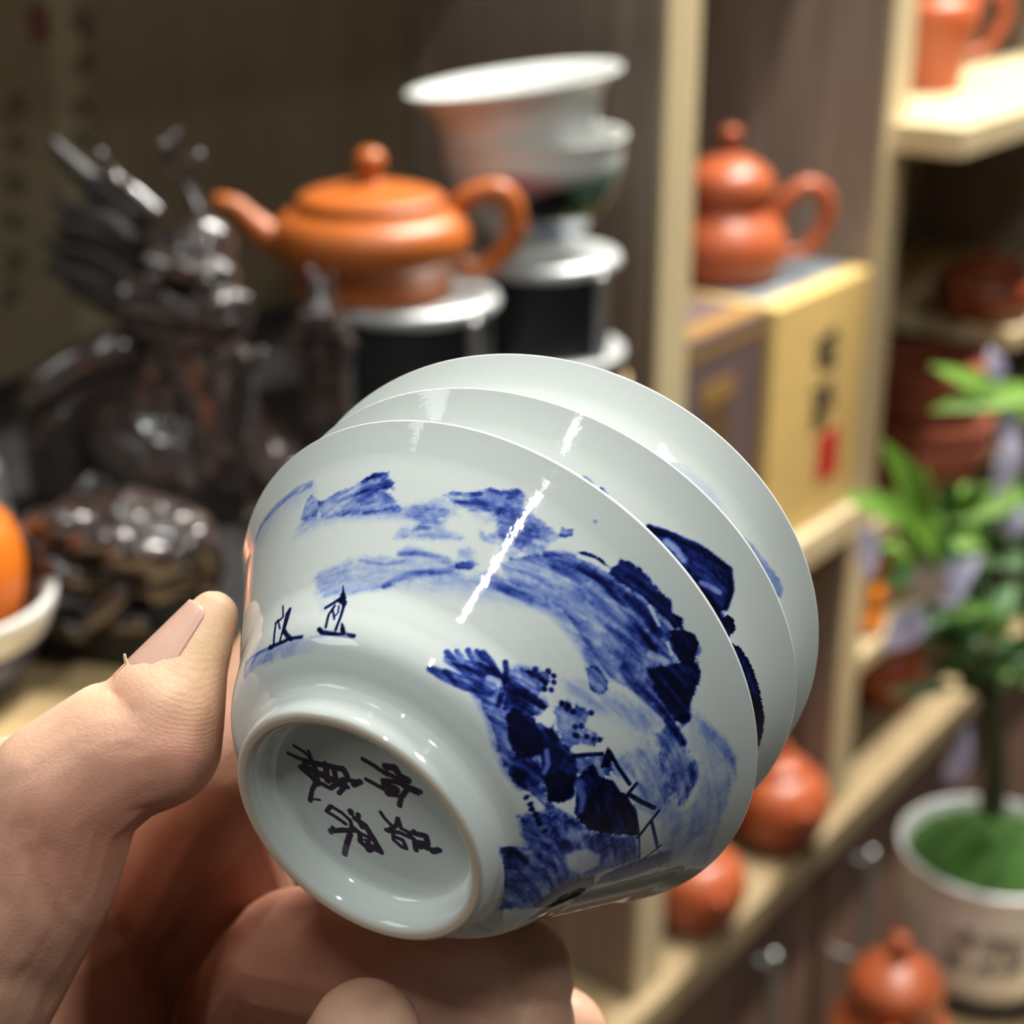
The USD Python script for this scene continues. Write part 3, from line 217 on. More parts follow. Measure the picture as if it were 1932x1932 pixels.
MARK=[[[[4.37,4.75],[3.24,5.19],[1.69,5.57]],0.397],[[[2.28,6.36],[1.6,7.25],[0.67,6.83],[-0.18,7.24]],0.563],[[[1.81,5.77],[0.55,6.26],[-0.3,7.05]],0.431],[[[1.65,6.98],[0.44,6.81]],0.364],[[[2.7,2.69],[1.59,3.19],[0.49,3.6],[-0.2,3.95]],0.364],[[[1.44,4.42],[0.59,5.6],[-0.66,6.47],[-1.81,7.19]],0.431],[[[1.03,4.11],[-0.06,4.9],[-0.31,4.13],[0.2,3.49]],0.563],[[[-0.85,5.8],[-1.0,4.47],[-1.48,3.26]],0.397],[[[0.86,4.58],[-0.09,3.76]],0.431],[[[0.31,5.87],[-0.73,6.0],[-1.86,6.68]],0.265],[[[10.28,-3.15],[9.04,-2.48],[8.13,-1.63]],0.331],[[[10.3,-1.46],[9.14,-1.07],[8.18,-1.12]],0.298],[[[8.89,-0.48],[8.07,-1.13]],0.265],[[[8.5,-2.21],[6.46,-0.13],[5.04,1.36],[4.33,0.92]],0.497],[[[8.27,-3.44],[6.95,-3.32],[5.93,-3.48]],0.497],[[[8.09,-2.94],[6.7,-2.12],[5.27,-1.4],[4.09,-0.28]],0.596],[[[7.42,-1.67],[6.11,-3.16]],0.497],[[[6.69,-0.12],[5.39,-2.0]],0.497],[[[5.74,0.22],[4.44,-1.25],[3.55,-0.41]],0.431],[[[5.87,-3.18],[4.61,-2.55],[4.33,0.13],[2.98,1.53]],0.397],[[[3.21,0.56],[2.98,1.72]],0.431],[[[3.66,-2.2],[3.67,-1.0]],0.364],[[[6.11,-3.16],[5.88,-4.82],[5.21,-6.62]],0.364],[[[5.27,-6.3],[4.55,-5.31]],0.199],[[[3.28,-4.87],[3.21,-6.02],[2.24,-5.66],[0.92,-5.33]],0.331],[[[3.22,-4.77],[1.96,-4.34],[0.81,-4.31],[0.2,-4.96]],0.331],[[[1.47,-3.1],[1.31,-3.25]],0.497],[[[0.67,-2.58],[0.41,-3.21],[-0.5,-3.77]],0.397],[[[1.42,-8.12],[0.53,-6.39],[-0.29,-4.99]],0.431],[[[1.49,-7.38],[1.27,-8.3]],0.364],[[[0.59,-3.5],[-0.6,-3.17],[-2.18,-3.88],[-3.72,-4.69]],0.497],[[[0.2,-4.96],[-0.89,-4.82],[-1.52,-5.89],[-2.61,-5.75]],0.431],[[[-0.19,-6.02],[-0.71,-7.72],[-1.37,-9.46]],0.464],[[[-0.89,-4.82],[-1.89,-4.16],[-2.36,-5.74],[-3.43,-4.98]],0.331],[[[-1.74,-5.08],[-2.94,-4.95]],0.298],[[[-2.73,-5.97],[-3.05,-4.54]],0.497],[[[-0.72,0.28],[-1.47,-0.02],[-2.42,-0.07]],0.331],[[[-2.37,1.5],[-2.76,0.5],[-2.64,-1.18]],0.364],[[[-2.46,-1.27],[-3.55,-0.04],[-4.87,0.76],[-6.51,1.06],[-7.56,2.26]],0.364],[[[-2.37,1.5],[-3.34,0.66],[-4.38,1.18],[-4.42,1.86]],0.331],[[[-3.16,-0.91],[-3.72,-1.64],[-4.74,-1.61],[-5.2,-1.23],[-4.34,-0.59],[-3.53,-1.13]],0.331],[[[-4.4,0.79],[-5.11,0.75],[-5.98,-0.29]],0.431],[[[-4.6,1.56],[-5.56,2.57],[-6.24,1.85],[-5.95,0.5]],0.464],[[[-5.24,0.54],[-6.13,1.66]],0.397],[[[-7.2,1.41],[-7.5,2.36]],0.464],[[[-6.02,1.48],[-7.2,1.41]],0.265]]

# ------------------------------------------------------------------ the three nested cups
CUP_T = np.array([2.6, 3.4, 4.0, 4.6, 5.4, 6.6, 9.0, 11.2, 12.0, 15.0, 18.0, 21.0, 23.4, 24.0, 26.398]); CUP_R = np.array([15.0, 15.3, 16.05, 17.5, 18.9, 19.85, 21.05, 22.14, 22.66, 24.66, 26.64, 28.6, 30.15, 30.6, 32.5])
CUP_P = PchipInterpolator(CUP_T, CUP_R)
CUPS = {1: ((-0.015666, 0.1357, 1.161308), [[-0.732115, 0.497781, 0.464997], [0.252969, -0.435133, 0.864099], [0.632467, 0.750249, 0.192644]]),
        2: ((-0.009057, 0.143371, 1.162026), [[-0.812072, 0.436963, 0.386785], [0.216714, -0.389586, 0.89513], [0.541824, 0.810732, 0.221676]]),
        3: ((-0.004519, 0.14563, 1.16605), [[-0.838011, 0.45318, 0.303916], [0.202638, -0.258676, 0.94447], [0.506631, 0.853062, 0.124942]])}
RAMP = np.array([(0, .76, .81, .78), (.08, .66, .73, .77), (.2, .47, .56, .75), (.35, .27, .36, .68), (.5, .13, .20, .56), (.65, .045, .085, .38), (.8, .012, .024, .19), (.92, .004, .008, .065), (1, .002, .003, .02)])
def ramp(d): return np.stack([np.interp(d, RAMP[:, 0], RAMP[:, k]) for k in (1, 2, 3)], -1)
def sstep(a, b, x): t = np.clip((x - a) / (b - a + 1e-12), 0, 1); return t * t * (3 - 2 * t)
def cup_point(th, t): r = CUP_P(t); return np.stack([r * np.cos(th), r * np.sin(th), t], -1)
def seg_dist(p, a, b):
    d = b - a; L = (d * d).sum() + 1e-12; s = np.clip(((p - a) @ d) / L, 0, 1); return np.linalg.norm(p - (a + s[:, None] * d), axis=1)
def paint_cup(th, t, strokes):
    """Density of the hand-painted cobalt, 0 to 1, at angles th (radians) and heights t (mm): washes, brush lines and wiped lights, one over the other."""
    X = cup_point(th, t)
    big = meshkit.fbm(X * 0.55, 4, 3) - 0.5; mid = meshkit.fbm(X * 2.2, 3, 11) - 0.5; fin = meshkit.noise(X * 7, 23) - 0.5
    streak = meshkit.fbm(np.stack([np.degrees(th) * 0.10 + t * 0.35, t * 2.4 - np.degrees(th) * 0.25, X[:, 2] * 0.2], -1), 4, 31) - 0.5
    wth, wt = np.degrees(th), t
    D = np.zeros(len(th))
    for kind, pts, w, d, g, n in strokes:
        q = np.array(pts); P = cup_point(np.radians(q[:, 0]), q[:, 1]); pad = (w * 1.5 + 0.7)
        pd = np.degrees(pad / 18)
        k = np.nonzero((wth > q[:, 0].min() - pd) & (wth < q[:, 0].max() + pd) & (wt > q[:, 1].min() - pad) & (wt < q[:, 1].max() + pad))[0]
        if not len(k): continue
        x = X[k]
        warp = n * (0.34 * mid[k] + 0.16 * fin[k]) + 0.7 * min(w, 1.0) * big[k]
        if kind in 'PQ':
            R2 = np.r_[P, P[:1]]; dist = np.min([seg_dist(x, a, b) for a, b in zip(R2[:-1], R2[1:])], 0)
            ins = shapely.contains_xy(Polygon(q).buffer(0), wth[k], wt[k]); sd = np.where(ins, dist, -dist) + warp
            al = sstep(-0.55 * w, 0.9 * w, sd)
            if kind == 'P': al = al * (1 + 0.35 * np.exp(-((sd - .05) / 0.16) ** 2) * (w < 0.5))   # pigment gathers at a wet edge
            if g:
                a, b = (cup_point(np.radians(v[0]), v[1]) for v in np.array(g)); dd = b - a; al = al * (1 - sstep(0, 1, ((x - a) @ dd) / (dd @ dd)))
        else:
            dist = np.min([seg_dist(x, a, b) for a, b in zip(P[:-1], P[1:])], 0) + 0.55 * warp * min(1, w * 1.2)
            hw = w / 2; soft = g if isinstance(g, (int, float)) else 0.4
            al = 1 - sstep(hw * (1 - 0.75 * soft), hw * (1 + 0.75 * soft) + 0.05, dist)
        al = np.clip(al, 0, 1.25)
        if kind in 'EQ': D[k] *= 1 - np.clip(d * al, 0, 1)
        else:
            tex = 1 + (1.5 if d < 0.8 else 0.5) * (1.1 * streak[k] + 0.5 * mid[k] + 0.7 * big[k]) if w > 0.35 or kind == 'P' else 1.0
            D[k] = 1 - (1 - D[k]) * (1 - np.clip(d * al * tex, 0, 1))
    return np.clip(D, 0, 1)
def grid_mesh(th, rz, closed=True):
    """Rings of (radius, height) rows over angles th."""
    n, m = len(rz), len(th)
    v = np.stack([rz[:, None, 0] * np.cos(th), rz[:, None, 0] * np.sin(th), np.repeat(rz[:, None, 1], m, 1)], -1).reshape(-1, 3)
    i, j = np.meshgrid(np.arange(n - 1), np.arange(m if closed else m - 1), indexing='ij'); j2 = (j + 1) % m
    q = np.stack([i * m + j, i * m + j2, (i + 1) * m + j2, (i + 1) * m + j], -1).reshape(-1, 4)
    return v, np.vstack([q[:, [0, 1, 2]], q[:, [0, 2, 3]]])
def mark_density(x, y, strokes):
    p = np.stack([x, y], -1); wob = meshkit.noise(np.c_[p * 3, 0 * x], 5) - 0.5; D = np.zeros(len(x))
    for pts, w in strokes:
        q = np.array(pts); k = np.nonzero((x > q[:, 0].min() - 1) & (x < q[:, 0].max() + 1) & (y > q[:, 1].min() - 1) & (y < q[:, 1].max() + 1))[0]
        if len(k):
            d = np.min([seg_dist(p[k], a, b) for a, b in zip(q[:-1], q[1:])], 0) + 0.06 * wob[k]
            D[k] = np.maximum(D[k], 1 - sstep(w * .82 - 0.06, w * .82 + 0.08, d))
    return D
def make_cup(idx, label, strokes, dense, mark=None):
    loc, B = CUPS[idx]; t = thing('tea_cup', label, 'cup', loc, basis=B)
    lo, hi, step = dense
    th = np.radians(np.r_[np.arange(lo, hi, step), np.arange(hi, lo + 360, 3.0)])
    tt = [CUP_T[0]]
    while tt[-1] < CUP_T[-1] - 0.05:
        sl = float(CUP_P.derivative()(tt[-1])); tt.append(tt[-1] + (0.11 if idx == 1 else 0.16) / math.hypot(1, min(abs(sl), 6)))
    tt = np.array(tt[:-1] + [CUP_T[-1]])
    rz = np.c_[CUP_P(tt), tt]
    v, f = grid_mesh(th, rz * 0.001)
    TH = np.tile(th, len(tt)); TT = np.repeat(tt, len(th))
    D = paint_cup((TH + np.pi / 2) % (2 * np.pi) - np.pi / 2, TT, strokes)
    part(t, 'body', trimesh.Trimesh(v, f[:, ::1], process=False), M_glaze, smooth=True, color=ramp(D), label='porcelain wall painted with a cobalt blue landscape')
    # the lip rolls over into the inner wall, the same shape 1.2 mm further in
    top = np.array([(32.5, 26.398), (32.52, 26.6), (32.42, 26.78), (32.2, 26.86), (31.95, 26.78), (31.8, 26.55)])
    part(t, 'lip', lathe(fine(top, 4), 240), M_white, smooth=True)
    inn = [(31.8, 26.55)] + [(float(CUP_P(z)) - 1.35, z) for z in np.linspace(25.5, 6.6, 16)] + [(15, 5.5), (8, 5.2), (0, 5.2)]
    part(t, 'inner_wall', lathe(fine(inn, 2), 160), M_white, smooth=True)
    ring = [(10.9, 3.62), (11.6, 3.45), (12.0, 2.9), (12.25, 2.0), (12.55, 1.0), (12.95, 0.35), (13.5, 0.03), (13.95, 0.0), (14.4, 0.2), (14.65, 0.7), (14.8, 1.5), (15.0, 2.6)]
    if idx == 1:
        part(t, 'foot_ring', lathe(fine(ring, 5), 300), M_foot, smooth=True, label='raised foot ring with a thin unglazed edge')
        g = np.linspace(0, 10.9, 190); a = np.linspace(0, 2 * np.pi, 560, endpoint=False)
        v, f = grid_mesh(a, np.c_[np.maximum(g, 1e-4), 3.6 + 0.02 * (g / 10.9) ** 2] * 0.001)
        mk = ramp(0.0 * v[:, 0]); D = mark_density(v[:, 0] * 1000, v[:, 1] * 1000, mark)[:, None]
        mk = mk * (1 - D) + D * np.array([0.045, 0.032, 0.06])
        part(t, 'base_mark', trimesh.Trimesh(v, f[:, ::-1], process=False), M_glaze, smooth=True, color=mk, label='recessed base with four handwritten dark blue characters')
    else:
        part(t, 'foot_ring', lathe(fine(ring + [], 3) if False else fine([(0, 3.6)] + ring, 3), 160), M_white, smooth=True)
    return t
M_foot = usdkit.material(stage, f'{LOOKS}/foot_glaze', {
    't': ('texture_coordinate', {}), 's': ('separate_xyz', {}), 'r': ('map_range', {'from_min': 0.0, 'from_max': 0.00035, 'to_min': 0.0, 'to_max': 1.0, 'clamp': True}),
    'c': ('mix_color', {'a': (0.70, 0.56, 0.42), 'b': (0.76, 0.81, 0.78)}), 'q': ('map_range', {'from_min': 0.0, 'from_max': 0.0003, 'to_min': 0.5, 'to_max': 0.08, 'clamp': True}), 'p': ('principled_bsdf', {})},
    [('t.object', 's.vector'), ('s.z', 'r.value'), ('r.result', 'c.fac'), ('c.result', 'p.base_color'), ('s.z', 'q.value'), ('q.result', 'p.roughness')], surface='p.BSDF')
make_cup(1, 'nearest blue and white tea cup, foot ring turned to the viewer, landscape with two boats', PAINT1, (-35, 215, 0.19), MARK)
make_cup(2, 'middle tea cup of the held nest, only a rim and dark blue hill showing', PAINT2, (60, 180, 0.3))
make_cup(3, 'farthest tea cup of the held nest, nearly plain white rim at the back', PAINT3, (60, 180, 0.4))

# ------------------------------------------------------------------ the hand: one continuous skin over joints, each (point, radius)
def J(px, py, z, r): return (*at(px, py, z / 1000), r / 1000)
thumb = [J(402, 1162, 177, 2.8), J(346, 1262, 175.5, 4.9), J(304, 1350, 174, 7.0), J(292, 1402, 173.5, 7.4), J(215, 1420, 173, 7.9), J(122, 1492, 173, 8.5), J(75, 1655, 175, 8.5), J(-140, 1960, 183, 12)]
index = [J(100, 2080, 250, 15), J(225, 1760, 228, 11), J(395, 1465, 206, 8.6), J(500, 1330, 210, 7.8), J(575, 1180, 216, 7.0)]
middle = [J(380, 2060, 252, 13), J(560, 1815, 204, 9.6), J(800, 1860, 192, 9.6), J(960, 1842, 190, 8.0)]
middle2 = [J(800, 1900, 191, 10), J(950, 1930, 189, 8.6)]
ring = [J(380, 2060, 252, 13), J(520, 2200, 205, 9.5), J(640, 2080, 184, 8.0), J(688, 1955, 172, 6.2)]
little = [J(500, 2150, 262, 12), J(800, 2120, 222, 8.5), J(1055, 1952, 206, 6.2)]
palm = m3.Manifold.batch_hull([ball(p[:3], p[3]) for p in (J(-140, 1960, 190, 13), J(225, 1760, 228, 11), J(100, 2080, 250, 15), J(380, 2060, 252, 13), J(500, 2150, 262, 12), J(-200, 2500, 225, 18), J(300, 2600, 240, 16))])
arm = chain(J(50, 2500, 232, 20), J(-300, 3100, 250, 24), J(-800, 3900, 270, 30))
web = m3.Manifold.batch_hull([ball(p[:3], p[3]) for p in (J(225, 1760, 228, 11), J(390, 1500, 210, 7), J(380, 2060, 252, 13), J(452, 1700, 222, 8))])
back = m3.Manifold.batch_hull([ball(p[:3], p[3]) for p in (J(110, 1500, 175, 8), J(-90, 1620, 182, 12), J(75, 1655, 175, 8.5), J(-260, 1900, 195, 16), J(-140, 1960, 183, 12))])
skin = [palm, web, back] + arm
for c in (thumb, index, middle, middle2, ring, little): skin += chain(*c)
hand_mesh = blob(skin, 0.00095, 22)
def relative(cup, pts):
    loc, B = CUPS[cup]; q = (pts - np.array(loc)) @ np.array(B) * 1000; return q, np.hypot(q[:, 0], q[:, 1]), q[:, 2]
V = np.array(hand_mesh.vertices)
for cup in (3, 2, 1):                                    # the skin flattens where it presses on the porcelain
    for _ in range(3):
        q, r, t = relative(cup, V); tc = np.clip(t, 4.3, 26.6); lim = CUP_P(np.minimum(tc, 26.398)) + 0.12
        sl = CUP_P.derivative()(np.clip(tc, 5, 26)); nn = np.hypot(1, sl)
        pen = np.where((t > 1.0) & (t < 27.2), (lim - r) / nn, -1)
        k = pen > 0
        e = q[k] * [1, 1, 0] / r[k][:, None]; nrm = (e - sl[k][:, None] * [0, 0, 1]) / nn[k][:, None]
        V[k] += (pen[k][:, None] * nrm / 1000) @ np.array(CUPS[cup][1]).T
hand_mesh.vertices = V
def fall(p, r): return np.exp(-(np.linalg.norm(V - np.array(p), axis=1) / r) ** 2)[:, None]
base = np.array(srgb(255, 208, 176)); red = np.array(srgb(246, 160, 138)); pale = np.array(srgb(248, 214, 164))
col = np.tile(base, (len(V), 1))
for p, r, c_, a in ((at(360, 1440, .166), .007, red, .55), (at(230, 1560, .168), .008, red, .5), (at(410, 1230, .170), .006, pale, .7), (at(185, 1290, .167), .003, np.array(srgb(218, 150, 104)), .6), (at(150, 1640, .167), .009, red, .45), (at(60, 1560, .166), .006, red, .25), (at(60, 1780, .17), .008, red, .3)):
    w_ = np.clip(fall(p, r) * a, 0, 1); col = col * (1 - w_) + c_ * w_
rw = np.clip(fall(at(650, 1900, .2), .045) * .8 + fall(at(330, 1700, .225), .03) * .8, 0, .85); col = col * (1 - rw) + np.array(srgb(132, 78, 62)) * rw  # shade under the cups, painted into the palm and finger skin colour
ridge_dir = at(300, 1450, .17) - at(420, 1150, .17); ridge_dir /= np.linalg.norm(ridge_dir)
ridge = np.zeros((len(V), 3)); ridge[:, 0] = (V - at(420, 1150, .17)) @ ridge_dir + 0.35 * np.linalg.norm(V - at(330, 1330, .166), axis=1); ridge[:, 1] = np.clip(fall(at(425, 1310, .168), .0068) * 1.5, 0, 1)[:, 0]
# creases at the thumb joint, pressed into the skin
N = np.array(hand_mesh.vertex_normals)
def crease(pts, depth, width):
    P_ = np.array([at(x, y, z) for x, y, z in pts]); d = np.min([seg_dist(V, a, b) for a, b in zip(P_[:-1], P_[1:])], 0); return depth * np.exp(-(d / width) ** 2)
dep = sum(crease(p, d, w) for p, d, w in (
    ([(22, 1378, .168), (48, 1412, .1655), (58, 1452, .1645)], .00045, .0007), ([(48, 1358, .169), (66, 1392, .166)], .0003, .0006), ([(-10, 1488, .166), (60, 1456, .1645)], .00025, .0006),
    ([(52, 1610, .1655), (80, 1690, .1665), (120, 1755, .1685)], .0004, .001), ([(92, 1600, .1655), (118, 1668, .1665), (140, 1712, .1685)], .0003, .0009),
    ([(-30, 1838, .170), (40, 1850, .170), (105, 1895, .174)], .0006, .0022), ([(10, 1700, .167), (36, 1780, .169)], .0003, .0009), ([(0, 1585, .1655), (60, 1560, .165)], .0002, .0007)))
V -= N * dep[:, None]
hand_mesh.vertices = V
hand = thing('person', 'hand reaching in from the lower left, thumb pinching the nest of three cups', 'person', tuple(at(75, 1655, .175)))
h0 = np.array(at(75, 1655, .175))
hm = trimesh.Trimesh(V - h0, hand_mesh.faces, process=False)
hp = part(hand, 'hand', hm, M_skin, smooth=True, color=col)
UsdGeom.PrimvarsAPI(UsdGeom.Mesh.Get(stage, hp)).CreatePrimvar('ridge', Sdf.ValueTypeNames.Color3fArray, 'vertex').Set(Vt.Vec3fArray.FromNumpy(ridge.astype(np.float32)))
def nail(A, B, out, r0, r1, half, thick, name, label=None):
    """A nail plate: a tapering strip bent about the finger's axis from the cuticle end A to the free edge B, facing `out`."""
    A, B = np.array(A), np.array(B); x = B - A; L = np.linalg.norm(x); x /= L; o = np.array(out, float); o -= x * (o @ x); o /= np.linalg.norm(o); y = np.cross(o, x)
    n, m = 30, 25; rows = []
    for lay in (0, 1):
        for i in range(n):
            s = i / (n - 1); round_ = math.sqrt(max(0.0, 1 - max(0, 1 - s / 0.22) ** 2)) * 0.8 + 0.2
            round_ *= math.sqrt(max(0.0, 1 - max(0, (s - 0.86) / 0.14) ** 2)) * 0.5 + 0.5
            for j in range(m):
                a = (2 * j / (m - 1) - 1) * half * round_
                rr = r0 + (r1 - r0) * s - lay * thick - 0.0003 * max(0, 1 - s / 0.12) - 0.00035 * abs(2 * j / (m - 1) - 1) ** 4
                rows.append(A + x * (s * L) + o * (rr * math.cos(a)) + y * (rr * math.sin(a)))
    v = np.array(rows) - h0; q = []
    for i in range(n - 1):
        for j in range(m - 1):
            k = i * m + j; q.append((k, k + 1, k + m + 1, k + m)); k += n * m; q.append((k, k + m, k + m + 1, k + 1))
    e = [i * m for i in range(n)] + [(n - 1) * m + j for j in range(1, m)] + [i * m + m - 1 for i in range(n - 2, -1, -1)] + [j for j in range(m - 2, 0, -1)]
    for k in range(len(e)):
        a, b = e[k], e[(k + 1) % len(e)]; q.append((a, b, b + n * m, a + n * m))
    q = np.array(q); me = trimesh.Trimesh(v, np.vstack([q[:, [0, 1, 2]], q[:, [0, 2, 3]]]), process=False); trimesh.repair.fix_normals(me)
    return part(hp, name, me, M_nail, smooth=50, label=label)
nail(at(322, 1312, .1747), at(404, 1155, .177), (-0.63, 0.03, 0.774), 0.00645, 0.0031, 1.12, 0.0006, 'thumbnail', 'pink thumbnail seen from the side')
nail(at(676, 1990, .173), at(694, 1900, .1712), (0.05, -0.95, 0.25), 0.0064, 0.0056, 0.85, 0.0005, 'fingernail')
part(hp, 'hangnail', tube([(*(at(246, 1266, .1725) - h0), .00022), (*(at(239, 1252, .1722) - h0), .0002), (*(at(235, 1236, .172) - h0), .00016)], 8, 8), M_nailtip, smooth=True, label='tiny white sliver of dry skin beside the nail')

# ------------------------------------------------------------------ the room and the display cabinet (local x runs along the cabinet's front, y into it)
Z0 = 1.25
structure('floor', rbox(-3, 4, -2, 4, -0.05, 0.0, 0.005), M_floor)
cabinet = thing('display_cabinet', 'tall brown display cabinet with pale edged upright boards and open bays of teaware', 'cabinet', (CO[0], CO[1], 0), CROT)
part(cabinet, 'back_panel', rbox(-0.56, 0.0, 0.18, 0.198, 0.0, 2.0), M_back, label='olive brown back panel of the left bay')
part(cabinet, 'back_panel', rbox(0.0, 1.2, 0.181, 0.198, 0.0, 2.0), M_lam)
for u, tk in ((0.0, 0.0335), (0.287, 0.036), (0.80, 0.036)):
    d = part(cabinet, 'upright_board', rbox(u, u + tk, 0.0025, 0.18, 0.54, 2.0), M_lam)
    part(d, 'edge_strip', rbox(u, u + tk, -0.0015, 0.0023, 0.54, 2.0, 0.001), M_edge, label='pale wood edge strip')
def shelf(u0, u1, w0, w1, drop, tk=0.022, name='shelf'):
    s = part(cabinet, name, rbox(u0, u1, w0 + 0.0025, w1, Z0 - drop - tk, Z0 - drop), M_lam)
    part(s, 'edge_strip', rbox(u0, u1, w0 - 0.0015, w0 + 0.0023, Z0 - drop - tk, Z0 - drop, 0.001), M_edge)
    return s
shelf(-0.56, -0.002, 0.004, 0.178, -0.15); shelf(0.036, 0.285, 0.004, 0.178, -0.15); shelf(0.325, 0.798, 0.004, 0.178, -0.15)
part(cabinet, 'shelf', rbox(0.036, 0.2855, -0.012, 0.179, Z0 - 0.43 - 0.024, Z0 - 0.43), M_edge, label='pale shelf under the tea cartons')
part(cabinet, 'shelf', rbox(0.300, 0.798, -0.052, 0.179, Z0 - 0.157 - 0.021, Z0 - 0.157), M_edge, label='pale projecting shelf at the upper right')
part(cabinet, 'shelf', rbox(0.515, 0.798, -0.03, 0.179, Z0 - 0.349 - 0.016, Z0 - 0.349), M_edge)
part(cabinet, 'shelf', rbox(0.325, 0.798, 0.0, 0.179, Z0 - 0.47 - 0.016, Z0 - 0.47), M_edge)
part(cabinet, 'shelf', rbox(0.325, 0.798, 0.0, 0.179, Z0 - 0.582 - 0.016, Z0 - 0.582), M_edge)
part(cabinet, 'worktop', rbox(-0.56, 1.2, -0.014, 0.179, Z0 - 0.735, Z0 - 0.71), M_counter, label='pale counter along the lower cabinets')
part(cabinet, 'base_carcass', rbox(-0.56, 1.2, 0.02, 0.179, 0.0, Z0 - 0.736), M_door)
for u0, u1, hu in ((-0.545, -0.27, -0.3), (-0.264, 0.016, -0.02), (0.022, 0.287, 0.166), (0.312, 0.58, 0.3375), (0.586, 0.85, 0.62)):
    d = part(cabinet, 'door', rbox(u0, u1, 0.002, 0.0195, 0.06, Z0 - 0.74, 0.002), M_door)
    if hu > 0.1:
        part(d, 'handle', cat(tube([(hu, -0.022, Z0 - 0.765, .005), (hu, -0.022, Z0 - 0.885, .005)], 8, 14), tube([(hu, -0.022, Z0 - 0.775, .004), (hu, 0.002, Z0 - 0.775, .004)], 4, 10), tube([(hu, -0.022, Z0 - 0.875, .004), (hu, 0.002, Z0 - 0.875, .004)], 4, 10)), M_steel, label='round steel bar handle')

def glyph(rng, s, k=9):
    """A blot of brush strokes as a flat shape: the writing is too blurred in the photograph to read."""
    g = []
    for _ in range(k):
        x, y = rng.uniform(-.4, .4, 2) * s; a = rng.choice([0, 0, math.pi / 2, .8, -.8]) + rng.normal(0, .12); l = rng.uniform(.25, .5) * s
        dx, dy = math.cos(a) * l, math.sin(a) * l
        g.append(LineString([(np.clip(x - dx, -s / 2, s / 2), np.clip(y - dy, -s / 2, s / 2)), (np.clip(x + dx, -s / 2, s / 2), np.clip(y + dy, -s / 2, s / 2))]).buffer(.06 * s, quad_segs=3))
    return shapely.union_all(g)
def printed(shape, depth):
    return cat(*[prism(p, 0, depth) for p in getattr(shape, 'geoms', [shape])])
def facing(mesh, origin, right, up):
    """Moves a flat print from its xy plane to a plane given by two directions."""
    r, u = np.array(right, float), np.array(up, float); M = np.eye(4); M[:3, 0], M[:3, 1], M[:3, 2], M[:3, 3] = r, u, np.cross(r, u), origin
    m = mesh.copy(); m.apply_transform(M); return m

# hanging scroll on the back panel (local x along the cabinet, y into it)
rg = np.random.default_rng(4)
scroll = thing('hanging_scroll', 'dim calligraphy scroll with columns of brush characters hanging at the left', 'scroll', cab(-0.42, 0.1775, 0), CROT)
part(scroll, 'paper', rbox(-0.19, 0.155, -0.0012, 0.0, 0.95, 1.75, 0.0005), M_paper)
part(scroll, 'silk_border', rbox(0.1555, 0.175, -0.0012, 0.0, 0.95, 1.75, 0.0005), M_trim)
for size, spots in ((0.013, ((0.1767, 1.1844), (0.1743, 1.1658), (0.1722, 1.1486), (0.17, 1.1311), (0.1677, 1.1127), (0.1656, 1.0956), (0.1634, 1.0781), (0.1611, 1.0598))), (0.014, ((0.1326, 1.1495), (0.1303, 1.1328), (0.1279, 1.1158), (0.1254, 1.0974), (0.1229, 1.0801), (0.1205, 1.0625)))):   # two upright columns: (along the wall, height)
    for x_, z_ in spots:
        part(scroll, 'character', facing(printed(glyph(rg, size, 7), .0003), (x_, -0.0013, z_), (1, 0, 0), (0, 0, 1)), M_scrollink, smooth=False)
part(scroll, 'seal_stamp', rbox(0.1456, 0.1576, -0.0016, -0.0013, 1.1781, 1.1941, .0001), M_seal, label='dark red seal')

# ------------------------------------------------------------------ tea table and slate tray (x along the table's front)
TO = np.array([-0.1307, 0.4654]); TE = np.array([0.95, -0.312]); TN = np.array([0.312, 0.95]); TROT = math.degrees(math.atan2(-0.312, 0.95))
def tab(e, n, z): p = TO + e * TE + n * TN; return (float(p[0]), float(p[1]), float(z))
def clip_table(e0, e1, n0, n1):
    half = []
    for u, w in ((-3, -3), (3, -3), (3, 0.172), (-3, 0.172)):
        p = np.array(cab(u, w, 0)[:2]) - TO; half.append((p @ TE, p @ TN))
    return shapely.box(e0, n0, e1, n1).intersection(Polygon(half))
table = thing('tea_table', 'pale wooden tea table at the lower left under the black tray', 'table', (TO[0], TO[1], 0), TROT)
part(table, 'tabletop', prism(clip_table(-0.45, 0.082, -0.12, 0.40).buffer(-.044).buffer(.044, quad_segs=10), Z0 - 0.266, Z0 - 0.241), M_table)
for e, n in ((-0.30, -0.09), (0.045, -0.09), (-0.12, 0.15), (0.045, 0.19)): part(table, 'leg', rbox(e - .018, e + .018, n - .018, n + .018, 0.0, Z0 - 0.267, .002), M_table)
tray = thing('tea_tray', 'flat black slate tea tray on the pale table under the dark figurines', 'tray', (TO[0], TO[1], Z0 - 0.241), TROT)
tp = clip_table(-0.26, 0.080, 0.0, 0.398).buffer(-.043).buffer(.043, quad_segs=10)
part(tray, 'slab', prism(tp, 0, 0.012), M_slate)
part(tray, 'raised_edge', prism(tp.difference(tp.buffer(-0.008)), 0.0122, 0.016), M_slate)
TZ = Z0 - 0.241 + 0.0121

